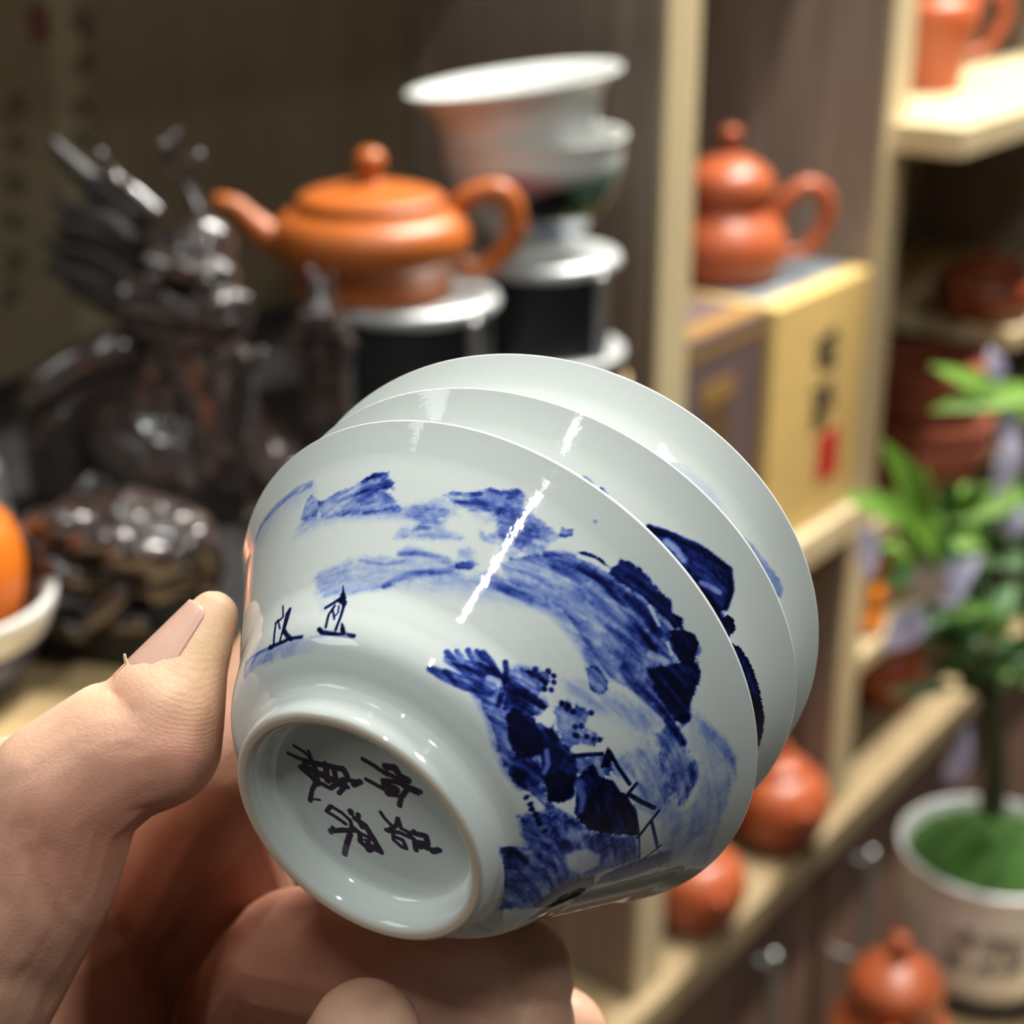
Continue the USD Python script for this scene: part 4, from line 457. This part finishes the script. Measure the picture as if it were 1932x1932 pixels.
# ------------------------------------------------------------------ display stands
def stand(label, loc, h):
    t = thing('display_stand', label, 'stand', loc)
    part(t, 'base_ring', lathe([(0, 0), (43, 0), (44, 1), (44, 5), (43, 6), (0, 6)], 64), M_satin)
    part(t, 'drum', lathe([(0, 6.2), (36, 6.2), (36, h - 8.2), (0, h - 8.2)], 64), M_black)
    part(t, 'top_disc', lathe(fine([(0, h - 8), (36, h - 8), (40, h - 6.5), (41, h - 4), (40, h - 1.2), (37, h), (33, h - .3), (0, h - .6)], 3), 72), M_satin)
    for k in range(4):
        a = math.radians(-42 + 90 * k); part(t, 'post', tube([(.0395 * math.cos(a), .0395 * math.sin(a), .0062, .0031), (.0395 * math.cos(a), .0395 * math.sin(a), (h - 8.2) / 1000, .0031)], 6, 14), M_steel)
    return t
H1 = 1000 * (Z0 - 0.174 - TZ)
S1 = (-0.0462, 0.703, TZ); S2 = (0.0138, 0.788, TZ)
stand('silver topped black stand under the wide orange teapot', S1, H1)
stand('silver topped black stand under the white painted bowls', S2, H1)

# ------------------------------------------------------------------ teapots
def teapot(label, loc, rotz, body, lid, knob, spout, handle, mat, s=1.0, group=None):
    t = thing('teapot', label, 'teapot', loc, rotz, group)
    k = s
    part(t, 'body', lathe(fine(np.array(body) * k, 5), 72), mat, smooth=50)
    l = part(t, 'lid', lathe(fine(np.array(lid) * k, 5), 64), mat, smooth=50)
    part(l, 'knob', lathe(fine(np.array(knob) * k, 5), 32), mat, smooth=60)
    part(t, 'spout', tube(np.array(spout) * .001 * k, 28, 18), mat, smooth=True)
    part(t, 'handle', tube(np.array(handle) * .001 * k, 44, 14), mat, smooth=True)
    return t
zt = TZ + H1 / 1000
teapot('wide low orange clay teapot on a silver topped stand', (S1[0] - .016, S1[1], zt), 4,
       [(0, 0), (33, 0), (34.5, 1), (35, 6), (36, 10), (40, 15), (43.5, 21), (44.3, 26), (43, 31), (39, 35.5), (34, 38), (31, 39), (0, 39)],
       [(0, 39.2), (31, 39.2), (32.6, 40), (32.6, 42), (31, 43.6), (22, 46.5), (10, 48.6), (0, 49.2)],
       [(0, 48.8), (5.5, 49), (4.2, 51), (4.6, 53), (6.6, 56), (6.9, 59), (5.5, 62), (2.5, 63.8), (0, 64)],
       [(-37, 0, 22, 8.5), (-46, 0, 26, 7.2), (-54, 0, 33, 5.6), (-60, 0, 39, 4.6), (-66, 0, 41, 4.0)],
       [(37, 0, 36, 5), (45, 0, 43, 5), (55, 0, 45, 5), (63, 0, 38, 5), (64, 0, 28, 5), (57, 0, 16, 4.8), (46, 0, 9, 4.5), (39, 0, 12, 4.5)], M_clay)
GB = [(0, 0), (28, 0), (29.5, 1), (33, 6), (37, 15), (38.5, 23), (37, 31), (32, 39), (27, 45), (25.5, 49), (26, 51), (0, 51)]
GL = [(0, 51.2), (26, 51.2), (27.6, 54), (29, 60), (28, 66), (24, 72), (15, 78), (7, 81), (0, 81.6)]
GK = [(0, 81), (4, 81.2), (3, 84), (3.6, 87), (6, 90), (6.6, 93), (5, 96.5), (2, 98), (0, 98.2)]
GS = [(-34, 0, 24, 8), (-44, 0, 30, 6.5), (-52, 0, 42, 5), (-58, 0, 52, 4.2), (-62, 0, 55, 3.8)]
GH = [(32, 0, 38, 5.2), (40, 0, 54, 5.4), (52, 0, 60, 5.4), (63, 0, 54, 5.4), (66, 0, 42, 5.2), (60, 0, 26, 5), (48, 0, 17, 4.6), (36, 0, 16, 4.4)]
teapot('gourd shaped red clay teapot standing on the purple and yellow tea cartons', cab(0.186, 0.062, Z0 - 0.43 + 0.1735), 8, GB, GL, GK, GS, GH, M_clay_red, 1.06)
teapot('gourd shaped orange teapot in the bottom right corner before the plant pot', (0.228, 0.772, Z0 - 0.6708), -104, GB, GL, GK, GS, GH, M_clay_red, 0.98)
teapot('tall red clay teapot on the projecting pale shelf, cut by the top edge', cab(0.475, 0.05, Z0 - 0.157), 10,
       [(0, 0), (20, 0), (21.5, 1), (22, 8), (25, 22), (29, 38), (31, 50), (29.5, 58), (24, 63), (22, 65), (0, 65)], [(0, 65.2), (23, 65.2), (24, 67), (22, 71), (14, 76), (0, 79)], [(0, 78), (4, 78.6), (3.6, 82), (6, 86), (4, 91), (0, 92)],
       [(-26, 0, 38, 6), (-36, 0, 46, 5), (-44, 0, 58, 4), (-48, 0, 60, 3.6)], [(26, 0, 58, 4.6), (36, 0, 66, 4.6), (48, 0, 64, 4.6), (53, 0, 52, 4.6), (48, 0, 38, 4.4), (38, 0, 26, 4), (28, 0, 24, 4)], M_clay_red, 1.12)
teapot('dark brown clay teapot in the shadowed right bay above the terracotta stack', cab(0.548, 0.012, Z0 - 0.349), -130,
       [(0, 0), (30, 0), (32, 1), (37, 8), (43, 18), (44, 26), (41, 33), (34, 38), (30, 40), (0, 40)], [(0, 40.2), (30, 40.2), (31, 42), (26, 46), (14, 50), (0, 52)], [(0, 51), (4, 51.4), (4, 55), (6.5, 59), (5, 63), (0, 65)],
       [(-38, 0, 20, 8), (-50, 0, 26, 6), (-58, 0, 36, 5), (-64, 0, 38, 4)], [(36, 0, 34, 5), (48, 0, 40, 5), (58, 0, 34, 5), (58, 0, 20, 5), (48, 0, 12, 4.6), (38, 0, 12, 4.6)], M_clay_brown, 1.0)
RB = [(0, 0), (18, 0), (20, 1), (26, 7), (32, 18), (34, 29), (31.5, 41), (26, 49), (20, 53), (17, 54), (0, 54)]
RL = [(0, 54.2), (17, 54.2), (18, 56), (15, 60), (8, 63), (0, 64)]; RK = [(0, 63), (3, 63.4), (3, 66), (5, 69), (4, 73), (0, 74)]
RS = [(-28, 0, 28, 7), (-38, 0, 34, 5.4), (-46, 0, 44, 4.2), (-50, 0, 48, 3.8)]; RH = [(26, 0, 46, 4.4), (36, 0, 54, 4.4), (48, 0, 50, 4.4), (52, 0, 38, 4.4), (46, 0, 24, 4.2), (36, 0, 16, 4), (30, 0, 18, 4)]
CTR = Z0 - 0.7099
teapot('round orange clay teapot on the lower counter, half hidden right of the cups', cab(0.235, 0.017, CTR), 100, RB, RL, RK, RS, RH, M_clay_red, 1.17)
teapot('round orange clay teapot on the lower counter beside the pale upright, below the cups', cab(0.105, 0.014, CTR), 100, RB, RL, RK, RS, RH, M_clay_red, 1.06)
teapot('small orange teapot barely showing beside the fingertip at the bottom edge', cab(-0.066, 0.004, CTR), 100, RB, RL, RK, RS, RH, M_clay_red, 0.6)
teapot('orange clay teapot at the right edge seen past the plant stem', cab(0.50, 0.05, CTR), 60, RB, RL, RK, RS, RH, M_clay_red, 1.1)

# ------------------------------------------------------------------ two white bowls on the second stand
def bowl_paint(v):
    th = np.arctan2(v[:, 1], v[:, 0]); z = v[:, 2] * 1000; c = np.tile([.80, .82, .78], (len(v), 1)); nz = meshkit.fbm(v * 90, 3, 2) - .5
    for a, zz, wa, wz, colr, k in ((-1.2, 30, .7, 9, srgb(40, 62, 34), 1.3), (-.75, 33, .35, 6, srgb(70, 112, 92), 1.1), (-.5, 24, .4, 6, srgb(34, 56, 30), 1.3), (-1.0, 14, .55, 4, srgb(96, 122, 172), .9), (-1.75, 40, .35, 4, srgb(186, 92, 110), .9), (-1.9, 34, .3, 5, srgb(110, 120, 110), .5), (-1.3, 9, .6, 3, srgb(140, 160, 130), .5), (-.45, 38, .2, 7, srgb(84, 132, 126), .9)):
        w = k * np.clip(1.6 * np.exp(-((th - a) / wa) ** 2 - ((z - zz) / wz) ** 2) + 1.6 * nz * np.exp(-((th - a) / wa) ** 2 - ((z - zz) / wz) ** 2), 0, 1)[:, None]; c = c * (1 - w) + np.array(colr) * w
    return c
bz = zt; bx, by = S2[0] - .004, S2[1]
lb = thing('porcelain_bowl', 'lower white bowl painted with a green landscape, on the rear stand', 'bowl', (bx, by, bz))
m = lathe(fine([(0, 3), (16, 3), (17, 0), (20, 0), (20.5, 2), (20, 6), (27, 12), (36, 22), (41.5, 34), (44, 45), (44.8, 53), (46.2, 57), (46.2, 58.4), (45, 58.6), (43.4, 57), (42, 46), (39, 34), (33, 22), (22, 12), (0, 9)], 5), 160)
part(lb, 'body', m, M_glaze_far, smooth=True, color=bowl_paint(np.array(m.vertices)))
a = math.radians(7.5); ub = thing('porcelain_bowl', 'upper plain white bowl with a flared rim, sitting tilted inside the painted bowl', 'bowl', (bx - .0015, by - .002, bz + .026), basis=[[math.cos(a), 0, -math.sin(a)], [0, 1, 0], [math.sin(a), 0, math.cos(a)]])
part(ub, 'body', lathe(fine([(0, 1), (12, 1), (13, 0), (16, 0), (17, 3), (24, 8), (31, 16), (36, 26), (39, 36), (41, 44), (45, 51), (51, 56), (52.6, 57.2), (52.4, 58.4), (51, 58.4), (44, 53.6), (39.4, 46), (37, 36), (34, 26), (28, 17), (18, 8), (0, 5)], 5), 128), M_white, smooth=True)

# ------------------------------------------------------------------ tea cartons
cz = Z0 - 0.43
pc = thing('tea_carton', 'purple brown tea carton with gold print under the gourd teapot', 'carton', (CO[0], CO[1], cz), CROT)
part(pc, 'box', rbox(0.036, 0.1405, 0.004, 0.125, 0.0003, 0.172, .0015), M_purple)
part(pc, 'gold_border', rbox(0.037, 0.1395, 0.005, 0.022, 0.1721, 0.1724, .0001), M_gold)
part(pc, 'gold_border', rbox(0.037, 0.1395, 0.0035, 0.0039, 0.158, 0.163, .0001), M_gold)
g = np.random.default_rng(11)
part(pc, 'gold_panel', rbox(0.066, 0.097, 0.0035, 0.0039, 0.052, 0.136, .0001), plain('bronze_print', srgb(120, 94, 66), .4, .3))
part(pc, 'gold_cap', rbox(0.062, 0.101, 0.0033, 0.0039, 0.125, 0.139, .0001), M_gold)
part(pc, 'round_emblem', facing(printed(shapely.Point(0, 0).buffer(.013).difference(shapely.Point(0, 0).buffer(.009)).union(glyph(g, .013, 5)), .0003), (0.092, 0.0038, 0.045), (1, 0, 0), (0, 0, 1)), M_gold, smooth=False)
yc = thing('tea_carton', 'yellow tea carton with two black brush characters and a red block', 'carton', (CO[0], CO[1], cz), CROT)
part(yc, 'box', rbox(0.142, 0.283, -0.002, 0.125, 0.0003, 0.174, .003), M_yellow)
part(yc, 'top_panel', rbox(0.147, 0.279, 0.012, 0.122, 0.1741, 0.1746, .0002), M_bluegrey)
for zz, sc, sd in ((0.128, .030, 3), (0.088, .034, 8)):
    part(yc, 'printed_character', facing(printed(glyph(np.random.default_rng(sd), sc, 10), .0003), (0.219, -0.0021, zz), (1, 0, 0), (0, 0, 1)), M_ink, smooth=False)
part(yc, 'red_block', rbox(0.217, 0.249, -0.0025, -0.0021, 0.030, 0.066, .0001), M_red)

# ------------------------------------------------------------------ terracotta stack and small orange pots in the right bay
zz = Z0 - 0.47
for k, (lab, prof) in enumerate((('lowest of the stacked terracotta saucer pots behind the plant', [(0, 0), (44, 0), (46, 2), (52, 24), (56, 28), (57, 31), (57, 39), (55, 40), (0, 40)]),
                                 ('middle terracotta saucer pot of the stack behind the plant', [(0, 0), (52, 0), (53, 3), (55, 6), (57, 8), (57.5, 16), (55, 17), (0, 17)]),
                                 ('topmost terracotta saucer pot of the stack, with a broad rim', [(0, 0), (46, 0), (48, 3), (52, 32), (56, 34), (57, 37), (57, 45), (55, 46), (0, 46)]))):
    t = thing('terracotta_pot', lab, 'pot', cab(0.455, 0.02, zz), 0, 'stacked terracotta pots')
    part(t, 'body', lathe(np.array(prof), 80), M_terracotta, smooth=25)
    zz += (0.0402, 0.0172, 0.0462)[k]
og = thing('gourd_ornament', 'small orange stacked gourd ornament behind the plant leaves', 'ornament', cab(0.375, 0.02, Z0 - 0.582))
part(og, 'body', lathe(fine([(0, 0), (10, 0), (15, 5), (17, 12), (14, 20), (11, 24), (14, 28), (16, 34), (13, 42), (9, 46), (12, 50), (13, 56), (10, 63), (4, 67), (0, 68)], 5), 40), plain('orange_glaze', srgb(222, 126, 30), .35), smooth=True)

# ------------------------------------------------------------------ things on the table at the left edge
p = at(-112, 1240, .50); wb = thing('tea_bowl', 'blue bowl with a thick white rim at the left edge', 'bowl', (p[0], p[1], Z0 - 0.2409))
part(wb, 'body', lathe(fine([(0, 2), (14, 2), (15, 0), (18, 0), (19, 3), (26, 9), (32, 18), (34.5, 23)], 4), 72), M_cobalt, smooth=True, label='deep blue outside')
part(wb, 'rim', lathe(fine([(34.5, 23.1), (36, 27), (37.5, 32), (37.6, 34), (36, 34.6), (33, 31), (29, 20), (20, 10), (0, 6)], 4), 72), M_white, smooth=True)
ob = thing('teapot', 'orange clay pot sitting in the blue bowl at the left edge', 'teapot', (p[0], p[1], Z0 - 0.2409 + .012))
part(ob, 'body', lathe(fine([(0, 0), (14, 0), (22, 8), (28, 22), (29, 32), (27, 42), (20, 50), (14, 53), (0, 53)], 5), 64), plain('bright_orange_clay', srgb(214, 112, 30), .35), smooth=True)
l_ = part(ob, 'lid', lathe(fine([(0, 53.2), (14, 53.2), (15, 55), (11, 58), (0, 60)], 4), 40), M_clay, smooth=True)
part(l_, 'knob', lathe(fine([(0, 59.5), (3, 60), (3, 62), (5, 66), (3, 69), (0, 70)], 4), 24), M_clay, smooth=True)
p = at(-170, 900, .53); kt = thing('tea_canister', 'bright steel canister just showing at the left edge', 'canister', (p[0], p[1], Z0 - 0.2409))
part(kt, 'body', lathe(fine([(0, 0), (28, 0), (31, 2), (31.5, 20), (31, 38), (28, 41), (0, 41)], 4), 64), M_steel, smooth=40)
part(kt, 'lid', lathe(fine([(0, 41.2), (29, 41.2), (30, 43), (29, 56), (26, 58), (0, 59)], 4), 64), M_steel, smooth=40)

# ------------------------------------------------------------------ dark carved figurines: x to the right, z up, y away, in units of `k` metres
def figure(name, label, category, px, py, depth, k, yaw=0.0):
    """The figure's origin; its joints are laid out about it in steps of k metres."""
    return thing(name, label, category, at(px, py, depth), yaw)
def fb(k, *b): return [(x * k, y * k, z * k, r * k) for x, y, z, r in b]
def grounded(m, path):
    """Flattens what would sink below the tray."""
    o = stage.GetPrimAtPath(path).GetAttribute('xformOp:translate').Get()[2]; v = np.array(m.vertices); v[:, 2] = np.maximum(v[:, 2], TZ + .0003 - o); m.vertices = v; return m
def lumps(m, amp, scale, seed):
    v = np.array(m.vertices); n = np.array(m.vertex_normals); m.vertices = v + n * (amp * (meshkit.fbm(v * scale, 3, seed) - .5))[:, None]; return m
K = 0.0002
dragon = figure('dragon_figurine', 'dark carved dragon figurine with antlers on the black tray', 'figurine', 300, 700, .60, K)
body = chain(*fb(K, (60, 60, 120, 92), (0, 90, -20, 110), (-60, 70, -130, 120), (20, 40, -210, 130), (150, 60, -240, 120))) + chain(*fb(K, (-60, 70, 30, 62), (-150, 20, -20, 60), (-215, 30, -120, 66), (-215, 60, -240, 70))) \
    + chain(*fb(K, (60, 30, 60, 80), (110, 0, -60, 74), (120, -10, -180, 84))) + chain(*fb(K, (-215, 60, -250, 66), (-60, 40, -280, 70), (150, 40, -285, 66)))
part(dragon, 'body', grounded(lumps(blob(body, .0035, 6), .004, 110, 3), dragon), M_bronze, smooth=True)
head = [ball((c * K for c in (96, -6, 236)), 66 * K), ball((c * K for c in (40, 10, 210)), 62 * K)] + chain(*fb(K, (96, -20, 225, 58), (128, -50, 180, 44), (140, -70, 156, 38))) + chain(*fb(K, (120, -60, 150, 36), (176, -84, 146, 24))) \
    + chain(*fb(K, (20, -56, 226, 18), (64, -76, 216, 24), (110, -82, 206, 22), (150, -76, 206, 16))) + chain(*fb(K, (-20, -30, 150, 46), (40, -50, 140, 40), (80, -66, 132, 30))) \
    + chain(*fb(K, (0, -20, 100, 40), (60, -50, 72, 30), (120, -72, 84, 22), (178, -80, 106, 17))) + chain(*fb(K, (60, -70, 150, 14), (84, -90, 128, 13), (130, -100, 120, 13), (190, -90, 128, 12)))
part(dragon, 'head', lumps(blob(head, .002, 3), .0012, 260, 5), M_bronze, smooth=True)
for c, r in (((24, -66, 192), 22), ((122, -94, 194), 13)): part(dragon, 'eye', trimesh.creation.icosphere(3, r * K).apply_translation(np.array(c) * K), M_bronze, smooth=True)
for c, r in (((142, -100, 152), 24), ((184, -92, 160), 14)): part(dragon, 'nostril', trimesh.creation.icosphere(3, r * K).apply_translation(np.array(c) * K), M_bronze, smooth=True)
part(dragon, 'shoulder', tube(np.array([(-236, -20, -60, 34), (-196, -30, -14, 40), (-130, -30, 26, 42), (-70, -20, 48, 36), (-20, 10, 40, 26)]) * K, 24, 18), M_bronze, smooth=True)
for pts in ([(18, 0, 296, 17), (-20, 10, 334, 14), (-60, 20, 362, 14), (-78, 20, 400, 10)], [(98, -10, 300, 18), (78, 0, 345, 13), (52, 10, 390, 12), (40, 10, 420, 8)]):
    part(dragon, 'antler', tube(np.array(pts) * K, 24, 12), M_bronze, smooth=True)
for pts in ([(66, 4, 368, 11), (58, 0, 402, 13), (66, 0, 440, 7)], [(78, 0, 360, 10), (98, -10, 392, 14), (104, -10, 402, 11)]): part(dragon, 'antler_branch', tube(np.array(pts) * K, 14, 10), M_bronze, smooth=True)
for pts in ([(-20, 10, 290, 30), (-80, 30, 330, 26), (-140, 40, 385, 18), (-165, 40, 420, 8)], [(-30, -10, 250, 28), (-70, 0, 282, 24), (-130, 10, 300, 16), (-165, 20, 318, 8)], [(-30, 0, 210, 30), (-90, 0, 260, 26), (-150, 10, 270, 18)],
            [(-40, 0, 180, 34), (-110, 10, 220, 28), (-170, 10, 235, 16), (-190, 10, 250, 8)], [(-40, 10, 140, 30), (-110, 0, 175, 24), (-180, 0, 200, 14)], [(-20, 0, 110, 30), (-90, 0, 140, 26), (-150, 0, 165, 12)]):
    part(dragon, 'mane_lock', tube(np.array(pts) * K, 20, 12), M_mane, smooth=True)
paw = blob(chain(*fb(K, (120, -40, -150, 40), (158, -60, -60, 30), (176, -80, 30, 28))) + [ball((c * K for c in (178, -90, 40)), 34 * K)] + chain(*fb(K, (190, -100, 52, 16), (214, -104, 66, 9))) + chain(*fb(K, (170, -112, 56, 14), (176, -122, 76, 8))), .0022, 5)
part(dragon, 'foreleg', paw, M_bronze, smooth=True)
part(dragon, 'foot', grounded(blob(chain(*fb(K, (215, -60, -250, 34), (255, -90, -170, 26))) + chain(*fb(K, (180, -80, -270, 30), (260, -110, -280, 22))), .0022, 4), dragon), M_bronze, smooth=True)
K2 = 0.000205
bst = figure('beast_figurine', 'small dark figurine of a crouching beast between the dragon and the stand', 'figurine', 602, 600, .615, K2)
part(bst, 'body', grounded(lumps(blob(chain(*fb(K2, (0, 0, 0, 42), (4, 10, 40, 28), (-8, 0, 70, 12), (-14, 0, 92, 5))) + chain(*fb(K2, (14, 0, 50, 16), (26, 0, 84, 5))) + chain(*fb(K2, (-30, -10, -10, 20), (-52, -20, -50, 14), (-30, -30, -86, 13))) + chain(*fb(K2, (30, -10, -10, 20), (56, -20, -44, 14), (48, -30, -84, 13))) + chain(*fb(K2, (0, 20, -20, 40), (5, 20, -120, 44), (5, 20, -200, 50), (5, 20, -320, 54))), .002, 4), .002, 300, 9), bst), M_bronze, smooth=True)
for x in (-14, 18): part(bst, 'eye', trimesh.creation.icosphere(2, 8 * K2).apply_translation(np.array((x, -38, 14)) * K2), M_bronze, smooth=True)
K3 = 0.000172
td = figure('toad_figurine', 'dark lumpy crouching animal figurine at the left behind the thumb', 'figurine', 232, 1052, .515, K3)
part(td, 'body', grounded(lumps(blob(chain(*fb(K3, (-110, 60, 20, 70), (0, 50, 30, 88), (90, 40, 10, 84), (140, 30, -30, 50))) + chain(*fb(K3, (-150, 20, -30, 44), (40, 20, -60, 60), (140, 20, -60, 44))), .0025, 5), .003, 200, 2), td), M_bronze, smooth=True)
for pts in ([(-150, -20, 70, 28), (-110, -40, 88, 30), (-60, -40, 84, 26)], [(-70, -50, 50, 24), (-20, -60, 62, 28), (20, -60, 60, 22)], [(10, -70, 30, 30), (50, -78, 40, 34), (90, -70, 30, 28)], [(70, -70, 0, 26), (100, -72, 20, 30), (150, -40, 60, 22)], [(-190, -20, 10, 24), (-130, -50, 8, 26), (-80, -60, -10, 26), (-60, -60, -20, 20)],
            [(150, -20, 40, 22), (172, -10, 0, 28), (160, -20, -50, 26)], [(10, -60, -40, 20), (-20, -74, -70, 22), (-60, -84, -100, 18)], [(-130, -50, -110, 22), (-80, -64, -128, 20)], [(0, -70, -104, 22), (40, -74, -100, 20)], [(-180, 0, -40, 30), (-170, -20, -90, 26)]):
    part(td, 'fold', grounded(tube(np.array(pts) * K3, 18, 12), td), M_bronze, smooth=True)

# ------------------------------------------------------------------ low bench, plant, pot
bench = thing('bench', 'low tan bench under the plant pot at the bottom right', 'bench', (CO[0], CO[1], 0), CROT)
part(bench, 'seat_board', rbox(-0.02, 0.6, -0.34, -0.15, Z0 - 0.695, Z0 - 0.671), M_table)
for u in (0.01, 0.57):
    for w in (-0.32, -0.17): part(bench, 'leg', rbox(u - .015, u + .015, w - .015, w + .015, 0.0, Z0 - 0.696), M_table)
PX, PY = 0.306, 0.858; PZ = Z0 - 0.671
sau = thing('pot_saucer', 'black saucer under the white plant pot', 'saucer', (PX, PY, PZ))
part(sau, 'dish', lathe(fine([(0, 0), (38, 0), (44, 3), (50, 8), (52, 9), (50, 10), (42, 6), (0, 5)], 3), 64), M_slate, smooth=40)
pot = thing('plant_pot', 'white glazed plant pot with grey brush writing and green moss on top', 'pot', (PX, PY, PZ + .0062))
part(pot, 'body', lathe(fine([(0, 0), (36, 0), (38, 2), (44, 14), (48, 36), (50, 60), (51, 76), (53.5, 80), (54, 85), (52, 86), (50, 80), (49, 76), (0, 76)], 4) * 1.1, 96), M_pot, smooth=40)
gq = np.random.default_rng(21)
for a_, z_ in ((-2.15, 52), (-2.2, 34), (-1.8, 50), (-1.84, 33), (-1.5, 50), (-1.52, 34)):
    gm = printed(glyph(gq, .015, 8), .0004); v = np.array(gm.vertices); r_ = .0478 + .00014 * (z_ - 36) + 0.0003; th = a_ + v[:, 0] / .05
    rr = np.interp(z_ + v[:, 1] * 1000, [14, 36, 60, 76], [.0441, .0481, .0501, .0511]) + v[:, 2]
    gm.vertices = np.c_[rr * np.cos(th), rr * np.sin(th), z_ / 1000 + v[:, 1]] * 1.1; part(pot, 'character', gm, M_greyink, smooth=False)
ms = trimesh.creation.icosphere(4, .0488); v = np.array(ms.vertices); v[:, 2] *= .28; v *= (1 + .10 * (meshkit.fbm(v * 260, 3, 4) - .5))[:, None]; ms.vertices = (v + [0, 0, .076]) * 1.1
ms = ms.slice_plane([0, 0, .0842], [0, 0, 1]); part(pot, 'moss', ms, M_moss, smooth=True, label='mound of green moss')
plant = thing('potted_plant', 'leafy green plant with lilac flowers growing from the white pot', 'plant', (PX, PY, PZ + .0062))
KP = 0.00034
def pl(px, py, y=0.0):
    """A joint of the plant on an upright plane y metres behind its stem."""
    d = FWD + (px - 966) / FPX * RIGHT + (py - 966) / FPX * DOWN
    return CAM + d * ((PY + y) / d[1]) - np.array([PX, PY, PZ + .0062])
part(plant, 'stem', tube([(*pl(1872, 1520), .0085), (*pl(1878, 1440), .0075), (*pl(1868, 1330, .01), .0065), (*pl(1880, 1200), .005), (*pl(1890, 1050), .003), (*pl(1905, 900), .0025), (*pl(1915, 760), .0018)], 40, 10), M_stem, smooth=True)
for a_, b_, m_ in (((1868, 1330), (1750, 1120), (1800, 1240)), ((1880, 1200), (1740, 980), (1800, 1060)), ((1875, 1280), (1990, 1050), (1950, 1180)), ((1885, 1120), (1800, 1000), (1840, 1050))):
    part(plant, 'branch', tube([(*pl(*a_), .003), (*pl(*m_, -.01), .0024), (*pl(*b_, -.015), .0015)], 20, 8), M_stem, smooth=True)
def leaf(base, tip, width, bend=0.15, roll=0.0, n=10):
    """A pointed blade with a folded midrib and a real thickness."""
    b, t = np.array(base), np.array(tip); x = t - b; L = np.linalg.norm(x); x /= L; up = np.array([0, -0.75, 0.66]); z = up - x * (up @ x); z /= np.linalg.norm(z); y = np.cross(z, x)
    y, z = y * math.cos(roll) + z * math.sin(roll), z * math.cos(roll) - y * math.sin(roll); rows = []
    for lay in (0.0, -0.0004):
        for i in range(n + 1):
            s = i / n; w = width * (math.sin(math.pi * min(1, s ** 0.75 * 0.97 + 0.03)) ** 0.85) / 2 + 0.0003; c = b + x * (L * s) + z * (bend * L * (4 * s * (1 - s)) * .5)
            rows += [c - y * w + z * (w * .25 + lay), c - z * .0 + z * lay, c + y * w + z * (w * .25 + lay)]
    m = n + 1; q = []
    for i in range(n):
        for j in (0, 1):
            k = i * 3 + j; q += [(k, k + 1, k + 4, k + 3)]; k += 3 * m; q += [(k, k + 3, k + 4, k + 1)]
        for j, s in ((0, 1), (2, -1)):
            k = i * 3 + j; a = (k, k + 3, k + 3 + 3 * m, k + 3 * m); q.append(a if s > 0 else a[::-1])
    q += [(0, 3 * m, 3 * m + 1, 1), (1, 3 * m + 1, 3 * m + 2, 2), (n * 3, n * 3 + 1, n * 3 + 1 + 3 * m, n * 3 + 3 * m), (n * 3 + 1, n * 3 + 2, n * 3 + 2 + 3 * m, n * 3 + 1 + 3 * m)]
    q = np.array(q); return trimesh.Trimesh(np.array(rows), np.vstack([q[:, [0, 1, 2]], q[:, [0, 2, 3]]]), process=False)
for a_, b_, w_, y_ in (((1960, 790), (1755, 690), 46, -.03), ((1960, 740), (1755, 775), 44, -.035), ((1745, 975), (1662, 830), 50, -.04), ((1740, 985), (1585, 935), 48, -.045), ((1745, 1040), (1700, 960), 70, -.05), ((1790, 1060), (1720, 985), 60, -.05), ((1935, 930), (1740, 985), 54, -.02)):
    part(plant, 'leaf', leaf(pl(*a_, y_), pl(*b_, y_ - .01), w_ * KP, .12), M_leaf, smooth=True)
rl = np.random.default_rng(5)
for k in range(120):
    bx_, by_ = rl.uniform(1735, 1990), rl.uniform(940, 1310); an = rl.uniform(-.3, 3.4); ln = rl.uniform(70, 150)
    if by_ > 1150 and bx_ < 1790: bx_ += 70
    y_ = rl.uniform(-.05, .05)
    part(plant, 'leaf', leaf(pl(bx_, by_, y_), pl(bx_ + math.cos(an) * ln, by_ - math.sin(an) * ln * .7 + 15, y_ + rl.uniform(-.03, .02)), rl.uniform(24, 44) * KP, rl.uniform(.05, .25), rl.uniform(-.6, .6)), M_leaf_dark if k % 4 else M_leaf, smooth=True)
for a_, b_, w_, y_, m_ in (((1880, 720), (1866, 655), 34, -.04, M_lilac), ((1905, 830), (1898, 780), 44, -.04, M_lilac), ((1912, 820), (1876, 945), 40, -.05, M_lilac), ((1632, 990), (1636, 1095), 36, -.05, M_lilac), ((1745, 1135), (1750, 1030), 60, -.055, M_cream), ((1770, 1110), (1850, 1050), 50, -.055, M_lilac), ((1750, 1120), (1720, 1085), 44, -.055, M_cream), ((1760, 1130), (1830, 1100), 50, -.055, M_lilac), ((1745, 1150), (1668, 1228), 54, -.055, M_lilac), ((1700, 1035), (1725, 1012), 30, -.05, M_cream), ((1790, 1480), (1830, 1370), 40, -.03, M_lilac), ((1900, 1010), (1930, 960), 40, -.03, M_lilac)):
    part(plant, 'petal', leaf(pl(*a_, y_), pl(*b_, y_), w_ * KP, .2), m_, smooth=True)
